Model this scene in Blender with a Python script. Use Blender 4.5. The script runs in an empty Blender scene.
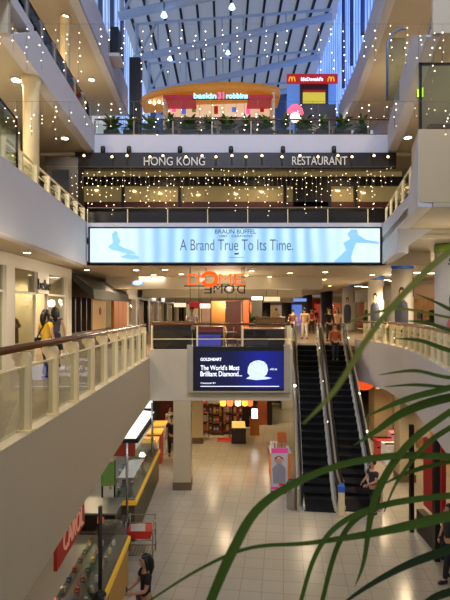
import bpy, bmesh, math, random
from mathutils import Vector, Matrix
random.seed(7)
PI = math.pi
SC = bpy.context.scene
COL = SC.collection
F = 475.0
EYE = 6.0
L1, L2, L3, L4 = 4.4, 8.4, 12.4, 16.6

def P(px, py, Y):
    return Vector(((px - 225) * Y / F, Y, EYE - (py - 310) * Y / F))

# ------------------------------------------------------------------ materials
def lin(c):
    return tuple(((v / 255) / 12.92 if v / 255 <= 0.04045 else ((v / 255 + 0.055) / 1.055) ** 2.4) for v in c)

MATS = {}
def M(name, rgb, rough=0.55, metal=0.0, es=0.0, ecol=None, var=0.10, scale=6.0, sample=True, bump=0.0):
    if name in MATS:
        return MATS[name]
    m = bpy.data.materials.new(name)
    m.use_nodes = True
    nt = m.node_tree
    b = nt.nodes['Principled BSDF']
    c = lin(rgb)
    tc = nt.nodes.new('ShaderNodeTexCoord')
    nz = nt.nodes.new('ShaderNodeTexNoise')
    nz.inputs['Scale'].default_value = scale
    nz.inputs['Detail'].default_value = 3
    nt.links.new(tc.outputs['Object'], nz.inputs['Vector'])
    mx = nt.nodes.new('ShaderNodeMix'); mx.data_type = 'RGBA'
    mx.inputs['A'].default_value = (*[v * (1 - var) for v in c], 1)
    mx.inputs['B'].default_value = (*[min(1, v * (1 + var)) for v in c], 1)
    nt.links.new(nz.outputs['Fac'], mx.inputs['Factor'])
    nt.links.new(mx.outputs['Result'], b.inputs['Base Color'])
    b.inputs['Roughness'].default_value = rough
    b.inputs['Metallic'].default_value = metal
    if name.startswith('palm_leaf'): b.inputs['Specular IOR Level'].default_value = 0.12
    if es > 0:
        b.inputs['Emission Color'].default_value = (*lin(ecol or rgb), 1)
        b.inputs['Emission Strength'].default_value = es
        if not sample:
            m.cycles.emission_sampling = 'NONE'
    if bump > 0:
        bp = nt.nodes.new('ShaderNodeBump'); bp.inputs['Strength'].default_value = bump
        nt.links.new(nz.outputs['Fac'], bp.inputs['Height'])
        nt.links.new(bp.outputs['Normal'], b.inputs['Normal'])
    MATS[name] = m
    return m

def glass_mat(name, tint=(235, 245, 245), refl=0.12, opac=0.0):
    if name in MATS:
        return MATS[name]
    m = bpy.data.materials.new(name); m.use_nodes = True
    nt = m.node_tree; nt.nodes.clear()
    out = nt.nodes.new('ShaderNodeOutputMaterial')
    tr = nt.nodes.new('ShaderNodeBsdfTransparent'); tr.inputs['Color'].default_value = (*lin(tint), 1)
    gl = nt.nodes.new('ShaderNodeBsdfGlossy'); gl.inputs['Roughness'].default_value = 0.02
    fr = nt.nodes.new('ShaderNodeFresnel'); fr.inputs['IOR'].default_value = 1.5
    ad = nt.nodes.new('ShaderNodeMath'); ad.operation = 'ADD'; ad.inputs[1].default_value = refl; ad.use_clamp = True
    nt.links.new(fr.outputs[0], ad.inputs[0])
    ge = nt.nodes.new('ShaderNodeNewGeometry'); iv = nt.nodes.new('ShaderNodeMath'); iv.operation = 'SUBTRACT'; iv.inputs[0].default_value = 1.0
    nt.links.new(ge.outputs['Backfacing'], iv.inputs[1])
    mu = nt.nodes.new('ShaderNodeMath'); mu.operation = 'MULTIPLY'
    nt.links.new(ad.outputs[0], mu.inputs[0]); nt.links.new(iv.outputs[0], mu.inputs[1])
    mx = nt.nodes.new('ShaderNodeMixShader')
    nt.links.new(mu.outputs[0], mx.inputs[0]); nt.links.new(tr.outputs[0], mx.inputs[1]); nt.links.new(gl.outputs[0], mx.inputs[2])
    nt.links.new(mx.outputs[0], out.inputs[0])
    MATS[name] = m
    return m

def tile_mat(name, c1, c2, grout, size, rot, rough):
    m = bpy.data.materials.new(name); m.use_nodes = True
    nt = m.node_tree; b = nt.nodes['Principled BSDF']
    tc = nt.nodes.new('ShaderNodeTexCoord'); mp = nt.nodes.new('ShaderNodeMapping')
    mp.inputs['Rotation'].default_value = (0, 0, rot)
    br = nt.nodes.new('ShaderNodeTexBrick')
    br.offset = 0.0; br.squash = 1.0
    br.inputs['Color1'].default_value = (*lin(c1), 1); br.inputs['Color2'].default_value = (*lin(c2), 1)
    br.inputs['Mortar'].default_value = (*lin(grout), 1)
    br.inputs['Scale'].default_value = 1.0
    br.inputs['Mortar Size'].default_value = 0.008
    br.inputs['Brick Width'].default_value = size; br.inputs['Row Height'].default_value = size
    nt.links.new(tc.outputs['Object'], mp.inputs['Vector']); nt.links.new(mp.outputs[0], br.inputs['Vector'])
    nt.links.new(br.outputs['Color'], b.inputs['Base Color'])
    b.inputs['Roughness'].default_value = rough
    MATS[name] = m
    return m

def stripes_mat(name, ca, cb, scale, strength, axis='X', phase=0.0):
    """emission in soft bands: light box tubes on the banner, blue light on the clerestories"""
    m = bpy.data.materials.new(name); m.use_nodes = True
    nt = m.node_tree; b = nt.nodes['Principled BSDF']
    tc = nt.nodes.new('ShaderNodeTexCoord')
    w = nt.nodes.new('ShaderNodeTexWave'); w.bands_direction = axis
    w.inputs['Scale'].default_value = scale; w.inputs['Distortion'].default_value = 1.5; w.inputs['Detail'].default_value = 1
    w.inputs['Phase Offset'].default_value = phase
    nt.links.new(tc.outputs['Object'], w.inputs['Vector'])
    nz = nt.nodes.new('ShaderNodeTexNoise'); nz.inputs['Scale'].default_value = 0.7
    nt.links.new(tc.outputs['Object'], nz.inputs['Vector'])
    ml = nt.nodes.new('ShaderNodeMath'); ml.operation = 'MULTIPLY'
    nt.links.new(w.outputs['Fac'], ml.inputs[0]); nt.links.new(nz.outputs['Fac'], ml.inputs[1])
    mx = nt.nodes.new('ShaderNodeMix'); mx.data_type = 'RGBA'
    mx.inputs['A'].default_value = (*lin(ca), 1); mx.inputs['B'].default_value = (*lin(cb), 1)
    ad = nt.nodes.new('ShaderNodeMath'); ad.operation = 'MULTIPLY'; ad.inputs[1].default_value = 1.5; ad.use_clamp = True
    nt.links.new(ml.outputs[0], ad.inputs[0])
    nt.links.new(ad.outputs[0], mx.inputs['Factor'])
    b.inputs['Base Color'].default_value = (0.05, 0.05, 0.06, 1)
    nt.links.new(mx.outputs['Result'], b.inputs['Emission Color'])
    b.inputs['Emission Strength'].default_value = strength
    b.inputs['Roughness'].default_value = 0.4
    MATS[name] = m
    return m

# ------------------------------------------------------------------ mesh builder
class MB:
    def __init__(s):
        s.bm = bmesh.new(); s.mats = []; s.cur = 0; s.sm = False
    def use(s, m):
        if m not in s.mats: s.mats.append(m)
        s.cur = s.mats.index(m); return s
    def face(s, vs, smooth=False):
        try:
            f = s.bm.faces.new(vs); f.material_index = s.cur; f.smooth = smooth; return f
        except ValueError:
            return None
    def box(s, a, b, bev=0.0):
        x0, y0, z0 = [min(p, q) for p, q in zip(a, b)]; x1, y1, z1 = [max(p, q) for p, q in zip(a, b)]
        return s.hexa([(x0,y0,z0),(x1,y0,z0),(x1,y1,z0),(x0,y1,z0),(x0,y0,z1),(x1,y0,z1),(x1,y1,z1),(x0,y1,z1)], bev)
    def hexa(s, pts, bev=0.0):
        v = [s.bm.verts.new(p) for p in pts]
        fs = [s.face([v[i] for i in q]) for q in ((3,2,1,0),(4,5,6,7),(0,1,5,4),(1,2,6,5),(2,3,7,6),(3,0,4,7))]
        if bev > 0:
            es = {e for f in fs if f for e in f.edges}
            r = bmesh.ops.bevel(s.bm, geom=list(es), offset=bev, segments=2, affect='EDGES', profile=0.5)
            for f in r['faces']: f.material_index = s.cur; f.smooth = True
        return s
    def prism(s, poly, z0, z1):
        if sum(poly[i][0]*poly[(i+1)%len(poly)][1]-poly[(i+1)%len(poly)][0]*poly[i][1] for i in range(len(poly))) < 0:
            poly = poly[::-1]
        a = [s.bm.verts.new((p[0], p[1], z0)) for p in poly]; b = [s.bm.verts.new((p[0], p[1], z1)) for p in poly]
        n = len(poly)
        s.face(a[::-1]); s.face(b)
        for i in range(n):
            s.face([a[i], a[(i+1)%n], b[(i+1)%n], b[i]])
        return s
    def extrude(s, pts, vec):
        """closed planar outline (3-d points) pushed along vec"""
        a = [s.bm.verts.new(p) for p in pts]; b = [s.bm.verts.new(Vector(p) + Vector(vec)) for p in pts]
        n = len(pts); s.face(a[::-1]); s.face(b)
        for i in range(n): s.face([a[i], a[(i+1)%n], b[(i+1)%n], b[i]])
        return s
    def tube(s, path, r, seg=8, cap=True, sx=1.0):
        path = [Vector(p) for p in path]
        rs = r if isinstance(r, (list, tuple)) else [r] * len(path)
        rings = []; prev = None
        for i, p in enumerate(path):
            d = (path[min(i+1, len(path)-1)] - path[max(i-1, 0)]).normalized()
            ref = Vector((0,0,1)) if abs(d.z) < 0.95 else Vector((1,0,0))
            if prev is not None:
                u = (prev - d * prev.dot(d))
                u = u.normalized() if u.length > 1e-5 else d.cross(ref).normalized()
            else:
                u = d.cross(ref).normalized()
            prev = u; w = d.cross(u)
            rings.append([s.bm.verts.new(p + (u * math.cos(2*PI*k/seg) * sx + w * math.sin(2*PI*k/seg)) * rs[i]) for k in range(seg)])
        for i in range(len(rings)-1):
            for k in range(seg):
                s.face([rings[i][k], rings[i][(k+1)%seg], rings[i+1][(k+1)%seg], rings[i+1][k]], True)
        if cap:
            s.face(rings[0][::-1]); s.face(rings[-1])
        return s
    def lathe(s, prof, c=(0,0,0), seg=16, sy=1.0):
        rings = []
        for r, z in prof:
            rings.append([s.bm.verts.new((c[0]+r*math.cos(2*PI*k/seg), c[1]+sy*r*math.sin(2*PI*k/seg), c[2]+z)) for k in range(seg)])
        for i in range(len(rings)-1):
            for k in range(seg):
                s.face([rings[i][k], rings[i][(k+1)%seg], rings[i+1][(k+1)%seg], rings[i+1][k]], True)
        s.face(rings[0][::-1]); s.face(rings[-1])
        return s
    def ball(s, c, r, seg=8, rings=6, sc=(1,1,1)):
        mt = Matrix.Translation(c) @ Matrix.Diagonal((r*sc[0], r*sc[1], r*sc[2], 1))
        g = bmesh.ops.create_uvsphere(s.bm, u_segments=seg, v_segments=rings, radius=1, matrix=mt)
        for v in g['verts']:
            for f in v.link_faces: f.material_index = s.cur; f.smooth = True
        return s
    def ico(s, c, r):
        g = bmesh.ops.create_icosphere(s.bm, subdivisions=1, radius=r, matrix=Matrix.Translation(c))
        for v in g['verts']:
            for f in v.link_faces: f.material_index = s.cur; f.smooth = True
        return s
    def ribbon(s, path, ws, nrm):
        """flat blade with a slight fold: path, half widths, approx normal"""
        path = [Vector(p) for p in path]; rows = []
        for i, p in enumerate(path):
            d = (path[min(i+1, len(path)-1)] - path[max(i-1, 0)]).normalized()
            n = Vector(nrm) if not isinstance(nrm, list) else Vector(nrm[i])
            u = d.cross(n).normalized(); n2 = u.cross(d)
            w = ws[i]
            rows.append([s.bm.verts.new(p + u*w + n2*w*0.25), s.bm.verts.new(p), s.bm.verts.new(p - u*w + n2*w*0.25)])
        for i in range(len(rows)-1):
            for k in (0, 1):
                s.face([rows[i][k], rows[i][k+1], rows[i+1][k+1], rows[i+1][k]], True)
        return s
    def mesh(s, name):
        me = bpy.data.meshes.new(name)
        bmesh.ops.recalc_face_normals(s.bm, faces=s.bm.faces[:]) if s.bm.faces else None
        s.bm.to_mesh(me); s.bm.free()
        for m in s.mats: me.materials.append(m)
        return me
    def build(s, name, parent=None, loc=None, rotz=0):
        o = bpy.data.objects.new(name, s.mesh(name)); COL.objects.link(o)
        if parent is not None: o.parent = parent
        if loc is not None: o.location = loc
        o.rotation_euler[2] = rotz
        return o

def tag(o, label, cat, group=None, kind=None):
    o['label'] = label; o['category'] = cat
    if group: o['group'] = group
    if kind: o['kind'] = kind
    return o
def thing(name, label, cat, loc=(0,0,0), rotz=0, group=None):
    o = bpy.data.objects.new(name, None); COL.objects.link(o)
    o.empty_display_size = 0.1
    o.location = loc; o.rotation_euler = (0, 0, rotz)
    return tag(o, label, cat, group)
def struct(name, mb):
    o = mb.build(name); o['kind'] = 'structure'; return o
def inst(o, name, parent=None, loc=(0,0,0), rotz=0):
    c = bpy.data.objects.new(name, o if isinstance(o, bpy.types.Mesh) else o.data); COL.objects.link(c)
    if parent is not None: c.parent = parent
    c.location = loc; c.rotation_euler[2] = rotz
    return c
def dup(root, loc=None, rotz=None, label=None, group=None):
    r = root.copy(); COL.objects.link(r)
    if loc is not None: r.location = loc
    if rotz is not None: r.rotation_euler = (0, 0, rotz)
    if label: r['label'] = label
    if group: r['group'] = group
    for ch in list(root.children):
        c = ch.copy(); COL.objects.link(c); c.parent = r
        for g in list(ch.children):
            d = g.copy(); COL.objects.link(d); d.parent = c
    return r
def text(name, body, width, height, center, mat, parent=None, rotz=0.0, extrude=0.01, back=False, shear=0.0, bold=0.0):
    cu = bpy.data.curves.new(name, 'FONT'); cu.body = body; cu.extrude = extrude; cu.offset = bold
    cu.align_x = 'CENTER'; cu.align_y = 'CENTER'; cu.shear = shear
    t = bpy.data.objects.new(name, cu); COL.objects.link(t)
    dg = bpy.context.evaluated_depsgraph_get()
    me = bpy.data.meshes.new_from_object(t.evaluated_get(dg))
    bpy.data.objects.remove(t); bpy.data.curves.remove(cu)
    xs = [v.co.x for v in me.vertices]; ys = [v.co.y for v in me.vertices]
    if xs:
        cx, cy = (min(xs)+max(xs))/2, (min(ys)+max(ys))/2
        kx = width / max(1e-6, max(xs)-min(xs)); ky = height / max(1e-6, max(ys)-min(ys))
        for v in me.vertices:
            v.co = Vector(((v.co.x-cx)*kx, -v.co.z, (v.co.y-cy)*ky))
    # (x, y, z) mapping keeps text upright, facing -Y
    me.materials.clear(); me.materials.append(mat)
    o = bpy.data.objects.new(name, me); COL.objects.link(o)
    if parent is not None: o.parent = parent
    o.location = center; o.rotation_euler = (0, 0, rotz + (PI if back else 0))
    return o
ORD = ['first','second','third','fourth','fifth','sixth','seventh','eighth','ninth','tenth','eleventh','twelfth','thirteenth','fourteenth','fifteenth','sixteenth','seventeenth','eighteenth']

# ------------------------------------------------------------------ palette
WALL = M('cool_white_paint', (198,198,206), 0.6, var=0.03, scale=1.5)
WARMWALL = M('warm_white_paint', (176,164,146), 0.6, var=0.04, scale=1.2)
CEIL = M('ceiling_paint', (186,176,154), 0.7, var=0.04, scale=0.8)
BEIGE = M('beige_paint', (182,170,142), 0.6, var=0.05, scale=1.0)
CREAM = M('cream_painted_steel', (240,220,168), 0.45, var=0.05)
CHROME = M('brushed_steel', (170,168,160), 0.25, 0.9, var=0.06)
DSTEEL = M('dark_steel', (45,42,38), 0.4, 0.6)
BLACK = M('black_laminate', (14,13,13), 0.4, var=0.2)
NEARBLACK = M('dark_brown_wood', (36,24,18), 0.45, var=0.25)
WOOD = M('brown_wood', (112,66,32), 0.4, var=0.22, scale=12)
LWOOD = M('orange_wood', (176,106,38), 0.45, var=0.2, scale=9)
RAILWOOD = M('handrail_bronze', (120,82,52), 0.22, 0.45, var=0.1)
GLASS = glass_mat('clear_glass', (236,242,240), 0.02)
DGLASS = glass_mat('smoked_glass', (70,66,64), 0.03)
SHOPGLASS = glass_mat('shop_glass', (226,232,226), 0.05)
BLUEBAND = M('blue_band', (40,84,160), 0.4, es=0.15)
WHITE = M('white_panel', (215,212,205), 0.5, var=0.03)
LAMP = M('warm_lamp', (255,232,185), 0.4, es=14, ecol=(255,226,170))
LAMPW = M('white_lamp', (255,250,240), 0.4, es=10, ecol=(255,246,228))
BULB = M('fairy_bulb', (255,240,205), 0.4, es=5, ecol=(255,240,208), sample=False)
BULBG = M('fairy_bulb_gold', (255,226,165), 0.4, es=3.2, ecol=(255,230,182), sample=False)
WIRE = M('fairy_wire', (120,110,100), 0.6)
GREEN = M('leaf_green', (92,128,40), 0.45, var=0.35, scale=7)
DGREEN = M('leaf_dark_green', (52,92,34), 0.5, var=0.35, scale=9)
RED = M('red_paint', (190,32,26), 0.45, es=0.25)
ORANGE = M('orange_paint', (220,96,24), 0.45, es=0.25)
YELLOW = M('yellow_paint', (236,196,40), 0.45, es=0.3)
def lamp(kind, name, loc, power, color=(255,214,150), size=0.1, rot=None, spot=None, blend=0.6):
    l = bpy.data.lights.new(name, kind); l.energy = power; l.color = lin(color)
    if kind in ('POINT', 'SPOT'): l.shadow_soft_size = size
    if kind == 'AREA': l.size = size
    if kind == 'SPOT': l.spot_size = spot or 1.6; l.spot_blend = blend
    o = bpy.data.objects.new(name, l); COL.objects.link(o); o.location = loc
    if rot: o.rotation_euler = rot
    return o
# ------------------------------------------------------------------ camera
cam = bpy.data.cameras.new('camera'); co = bpy.data.objects.new('camera', cam); COL.objects.link(co)
co.location = (0, 0, EYE); co.rotation_euler = (PI/2, 0, 0)
cam.sensor_fit = 'VERTICAL'; cam.sensor_height = 24.0; cam.lens = 24.0 * F / 600.0
cam.shift_y = 10.0 / 600.0
cam.dof.use_dof = True; cam.dof.focus_distance = 16.0; cam.dof.aperture_fstop = 4.4
cam.clip_start = 0.05; cam.clip_end = 300
SC.camera = co
SC.view_settings.view_transform = 'Standard'
SC.view_settings.look = 'None'
SC.view_settings.exposure = 0.25
w = bpy.data.worlds.new('world'); SC.world = w; w.use_nodes = True
bg = w.node_tree.nodes['Background']; bg.inputs['Color'].default_value = (0.60, 0.62, 0.68, 1); bg.inputs['Strength'].default_value = 0.66

# ------------------------------------------------------------------ plan curves
RC1 = [(2.4,2.7),(6.0,3.5),(9.7,4.6),(11.8,5.15),(13.8,5.6),(16.0,5.98),(18.0,6.12),(19.6,5.95),(20.7,5.65)]   # (Y, X) right edge, level 1
RC2 = [(8.8,3.81),(11.2,4.3),(13.5,4.78),(15.8,5.22)]
RC3 = [(10.4,4.4),(12.1,4.75),(14.0,5.25),(15.7,5.7),(18.1,6.2)]
RC4 = [(11.0,4.8),(15.6,5.3),(19.0,5.75),(22.5,6.2),(27.0,6.45)]

def strip(mb, pts, t):
    """solid upright band; pts = (x, y, zb, zt); t = thickness along +x"""
    n = len(pts)
    A = [[mb.bm.verts.new(q) for q in ((x,y,zb),(x,y,zt),(x+t,y,zt),(x+t,y,zb))] for x,y,zb,zt in pts]
    for i in range(n-1):
        for k in range(4):
            mb.face([A[i][k], A[i][(k+1)%4], A[i+1][(k+1)%4], A[i+1][k]])
    mb.face(A[0][::-1]); mb.face(A[-1])
    return mb

# ------------------------------------------------------------------ ground level
FT = tile_mat('floor_tiles', (184,176,156), (178,170,150), (156,147,128), 0.46, math.radians(7), 0.2)
struct('floor', MB().use(FT).box((-12,-4,-0.2),(15,42,0)))
FT1 = tile_mat('gallery_tiles', (150,128,100), (142,120,94), (96,82,64), 0.6, 0.0, 0.3)
LEFT1 = [(-10,-3),(-2.7,-3),(-2.7,15.8),(-10,15.8)]
NEAR1 = [(-2.5,-3),(9,-3),(9,2.4),(-2.5,2.4)]
FAR1 = [(-10,15.9),(2.15,15.9),(3.05,21.7),(5.5,21.7),(14,21.7),(14,80),(-10,80)]
RIGHT1 = [(x,y) for y,x in RC1] + [(5.5,21.7),(14,21.7),(14,2.4)]
RIGHT1F = [(x+.12,y) for y,x in RC1] + [(5.6,21.7),(14,21.7),(14,2.4)]
for nm, poly in (('floor_gallery_left',LEFT1),('floor_gallery_near',NEAR1),('floor_gallery_far',FAR1),('floor_gallery_right',RIGHT1F)):
    struct(nm, MB().use(FT1).prism(poly, 4.12, L1))
for nm, poly in (('ceiling_ground_left',[(-10,-3),(-2.76,-3),(-2.76,15.8),(-10,15.8)]),('ceiling_ground_far',FAR1[:5]+[(14,42),(-10,42)]),('ceiling_ground_right',[(x+.1,y) for x,y in RIGHT1])):
    struct(nm, MB().use(CEIL).prism(poly, 2.98, 3.1))
# edges of level 1
FASC = M('gallery_edge_paint', (196,183,156), 0.55, var=0.03)
mb = MB().use(FASC)
pts = [(-2.62,-3,2.2,4.42),(-2.55,3,2.25,4.42),(-2.5,6.0,2.4,4.42),(-2.5,9.0,2.62,4.42),(-2.5,12.5,2.85,4.42),(-2.5,15.8,2.98,4.42)]
strip(mb, pts, -0.25); struct('trim_1', mb)
mb = MB().use(FASC)
mb.box((-2.5,15.8,2.98),(2.25,16.0,4.68)); struct('trim_2', mb)
mb = MB().use(FASC); strip(mb, [(2.25,15.82,2.98,4.68),(3.05,21.7,2.98,4.68)], -0.16); struct('trim_3', mb)
mb = MB().use(WALL); strip(mb, [(x,y,2.95,4.72) for y,x in RC1], 0.22); struct('trim_4', mb)

# ------------------------------------------------------------------ level 2 band, slab
LX2 = lambda y: -4.59 + 0.053 * (15.8 - y)
mb = MB().use(WALL)
strip(mb, [(LX2(y),y,7.47,8.92) for y in (-3,3,6,9,12,15.8)], -0.3); struct('trim_5', mb)
mb = MB().use(WALL)   # right band: haunch near the block, then parapet
prof = [(12.6,7.53),(15.8,7.53),(15.8,8.85),(11.1,8.66),(9.9,9.77),(9.9,8.15),(12.6,8.15)]
rx = lambda y: 5.22 - 0.2014 * (15.8 - y)
mb.extrude([(rx(y),y,z) for y,z in prof], (0.3,0.02,0)); struct('trim_6', mb)
mb = MB().use(WALL).extrude([(4.6,12.58,7.53),(4.6,12.58,8.15),(5.5,12.58,8.15)], (.55,2.9,0)); struct('trim_14', mb)
struct('ceiling_block_soffit', MB().use(CEIL).prism([(4.34,9.9),(4.88,12.6),(14,12.6),(14,9.9)], 8.155, 8.24).box((4.9,12.62,7.9),(14,12.7,8.15)).box((5.3,15.7,7.48),(6.8,15.78,7.98)))
mb = MB().use(M('block_paint',(196,178,142),0.6,var=0.03)).prism([(4.04,9.9),(9.5,9.9),(9.5,11.1),(4.36,11.1)], 8.245, 9.77)
struct('trim_7', mb)
UP2L = [(LX2(-3)-.15,-3),(LX2(15.8)-.15,15.8),(-10,15.8),(-10,-3)]
UP2R = [(rx(11.1),11.1),(5.22,15.8),(14,15.8),(14,11.1)]
FAR2 = [(-10,15.8),(14,15.8),(14,24),(-10,24)]
FAR2B = [(-10,15.8),(5.5,15.8),(6.0,17.5),(6.9,21),(7.6,27),(8.2,36),(8.2,60),(14,60),(14,80),(-10,80)]
for nm, poly, z0, z1 in (('floor_upper_left',UP2L,8.2,L2),('floor_upper_right',UP2R,8.2,L2),('floor_upper_far',FAR2,8.2,L2),
                     ('ceiling_gallery_left',UP2L,7.48,7.6),('ceiling_gallery_right',[(rx(12.6)+.3,12.6),(5.5,15.8),(6.0,17.5),(6.9,21),(7.6,27),(8.2,36),(8.2,60),(14,60),(14,12.6)],7.92,8.0),
                     ('ceiling_gallery_far',FAR2B,7.50,7.62)):
    struct(nm, MB().use(CEIL if 'ceil' in nm else FT1).prism(poly, z0, z1))
struct('ceiling_gallery_bulkhead', MB().use(CEIL).box((-5.4,21.5,6.95),(4.4,22.2,7.5)).box((-5.4,31,6.8),(5.0,31.6,7.5)).box((-5.4,44,6.7),(6.4,44.5,7.5)))
mb = MB().use(WALL).box((-4.75,15.8,7.5),(5.4,16.05,8.9)); struct('trim_8', mb)

# ------------------------------------------------------------------ level 3
LX3 = lambda y: -4.72 - 0.036 * (y - 11)
mb = MB().use(WALL)
strip(mb, [(LX3(y),y,b,t) for y,b,t in ((5,12.75,13.1),(8,12.75,13.1),(10.4,12.75,13.05),(11.8,12.78,13.03))], -0.3); 
strip(mb, [(LX3(10.45)+.01,10.45,12.02,12.05),(LX3(11.95)+.01,11.95,12.0,13.02),(LX3(15)+.01,15,12.0,13.0),(LX3(18.1)+.01,18.1,12.0,13.0)], -0.32)
struct('trim_9', mb)
mb = MB().use(WALL)
strip(mb, [(4.4,10.4,11.98,12.02),(4.76,12.1,11.82,13.0),(5.2,14,11.75,13.0),(5.62,15.7,11.75,13),(6.2,18.1,12,13)], 0.3)
struct('trim_10', mb)
mb = MB().use(WALL).box((-5.1,18.1,11.98),(6.5,18.4,12.68)); struct('trim_11', mb)
UP3L = [(LX3(10.45)-.15,10.45),(LX3(18.1)-.15,18.1),(-10,18.1),(-10,10.45)]
UP3LN = [(LX3(5),5),(LX3(10.45),10.45),(-10,10.45),(-10,5)]
UP3R = [(4.5,10.4),(4.95,12.1),(5.4,14),(5.9,15.7),(6.4,18.1),(14,18.1),(14,10.4)]
FAR3 = [(-10,18.35),(14,18.35),(14,38),(-10,38)]
struct('ceiling_upper_left', MB().use(CEIL).prism(UP3L, 12.03, 12.15))
struct('ceiling_upper_step_right', MB().use(CEIL).box((4.5,10.28,12.0),(14,10.36,13.1)))
struct('ceiling_upper_step', MB().use(CEIL).box((-10,10.33,12.03),(LX3(10.45)-.02,10.45,12.9)))
struct('ceiling_upper_near', MB().use(CEIL).prism(UP3LN, 12.75, 12.85))
struct('ceiling_upper_right', MB().use(CEIL).prism(UP3R, 12.02, 12.15))
struct('ceiling_upper_far', MB().use(CEIL).prism(FAR2+[], 11.95, 12.1) if False else MB().use(CEIL).prism([(-10,18.4),(14,18.4),(14,25),(-10,25)], 11.98, 12.1))
for nm, poly in (('floor_top_left',UP3L),('floor_top_right',UP3R),('floor_top_far',FAR3)):
    struct(nm, MB().use(FT1).prism(poly, 12.2, L3))

# ------------------------------------------------------------------ level 4 bands
LX4 = lambda y: -4.83 - 0.03 * (y - 15.6)
mb = MB().use(WALL)
strip(mb, [(LX4(y),y,16.2,17.7) for y in (9,12,16,20,25)], -0.3); struct('trim_12', mb)
mb = MB().use(WALL)
strip(mb, [(x,y,16.2,17.6) for y,x in RC4], 0.3); struct('trim_13', mb)
struct('ceiling_top_left', MB().use(CEIL).prism([(LX4(9),9),(LX4(25),25),(-10,25),(-10,9)], 16.22, 16.35))
struct('ceiling_top_right', MB().use(CEIL).prism([(x+.1,y) for y,x in RC4]+[(14,27),(14,11)], 16.22, 16.35))

# ------------------------------------------------------------------ enclosing walls
struct('wall_left', MB().use(BEIGE).box((-9.2,-3,0),(-9.0,80,12.0)).box((-7.6,6,12.4),(-7.4,25,16.3)).box((-6.9,5,8.4),(-6.8,15.8,12.02)))
struct('wall_right', MB().use(BEIGE).box((13.0,-3,0),(13.2,80,12.0)).box((8.4,10.4,12.4),(8.6,27,16.3)).box((7.6,11.1,8.4),(7.7,15.8,12.02)))
struct('wall_back', MB().use(WARMWALL).box((-9,78,4.4),(13,78.2,7.6)).box((-9,40,0),(13,40.2,3.0)).box((-10,24.5,8.4),(14,24.7,12)))
ENDW = M('roof_end_wall', (92,108,140), 0.6, var=0.1)
struct('wall_end', MB().use(ENDW).box((-9,37.6,12.4),(10,37.8,24)))
ROOF = M('roof_sheet', (128,138,152), 0.7, es=0.72, ecol=(120,128,142), var=0.08, scale=0.6)  # emission stands in for daylight coming through the sheets
rz = lambda x: 22.3 + (x + 6) * 0.075
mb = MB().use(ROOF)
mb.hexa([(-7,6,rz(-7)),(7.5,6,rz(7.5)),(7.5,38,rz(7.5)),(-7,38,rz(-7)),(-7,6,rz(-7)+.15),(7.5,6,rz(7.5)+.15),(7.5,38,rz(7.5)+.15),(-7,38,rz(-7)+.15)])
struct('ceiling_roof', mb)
RAF = M('roof_rafter', (24,28,36), 0.6)
x = -5.2; k = 1
while x < 6.3:
    o = MB().use(RAF).hexa([(x-.06,8,rz(x)-.22),(x+.06,8,rz(x)-.22),(x+.06,37.6,rz(x)-.22),(x-.06,37.6,rz(x)-.22),(x-.06,8,rz(x)-.01),(x+.06,8,rz(x)-.01),(x+.06,37.6,rz(x)-.01),(x-.06,37.6,rz(x)-.01)])
    o = o.build('roof_rafter', None)
    tag(o, 'thin dark rafter running lengthwise under the grey roof sheets', 'rafter', 'rafters under the atrium roof')
    x += 0.92
# clerestories: the blue light is put into the panes as emission
BLUEW = stripes_mat('clerestory_blue_glow', (54,92,196), (150,190,246), 0.55, 1.25, 'Y')
BLUEL = stripes_mat('clerestory_blue_glow_left', (84,108,160), (160,186,226), 0.5, 1.5, 'Y', 2.0)  # left glow raised to brighten the right bands
mb = MB().use(BLUEW); strip(mb, [(5.5,16,17.6,rz(5.5)-.05),(6.0,20,17.6,rz(6)-.05),(6.3,24,17.6,rz(6.3)-.05),(6.5,37.6,12.4,rz(6.5)-.05)] if False else [(5.55,15.8,17.6,rz(5.5)),(6.0,20,17.6,rz(6)),(6.4,27,17.6,rz(6.4))], 0.08); struct('window_1', mb)
mb = MB().use(BLUEW); strip(mb, [(6.5,27.02,12.4,rz(6.5)),(6.7,37.6,12.4,rz(6.7))], 0.08); struct('window_2', mb)
mb = MB().use(BLUEL); strip(mb, [(-5.05,12,17.7,rz(-5)),(-5.25,25,17.7,rz(-5.2))], -0.08); struct('window_3', mb)
mb = MB().use(BLUEL); strip(mb, [(-5.7,25.02,12.4,rz(-5.6)),(-5.9,37.6,12.4,rz(-5.7))], -0.08); struct('window_4', mb)
for i, yy in enumerate((17.5,20,22.5,24.8)):
    xx = 5.55 + (yy-15.8)*0.08
    o = MB().use(M('blue_steel',(60,80,130),0.45,0.3)).box((xx-.16,yy-.07,17.6),(xx-.02,yy+.07,rz(xx)-.25)).build('window_mullion')
    tag(o, f'blue steel mullion on the right clerestory, {ORD[i]} from the near end', 'mullion', None)
for i, yy in enumerate((15.5,17.4,19.4,21.5,23.8)):
    xx = -5.1 - (yy-12)*0.015
    o = MB().use(M('grey_steel',(90,96,110),0.45,0.3)).box((xx+.02,yy-.08,17.7),(xx+.2,yy+.08,rz(xx)-.25)).build('window_mullion')
    tag(o, f'grey mullion on the left clerestory, {ORD[i]} from the near end', 'mullion', None)
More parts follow.
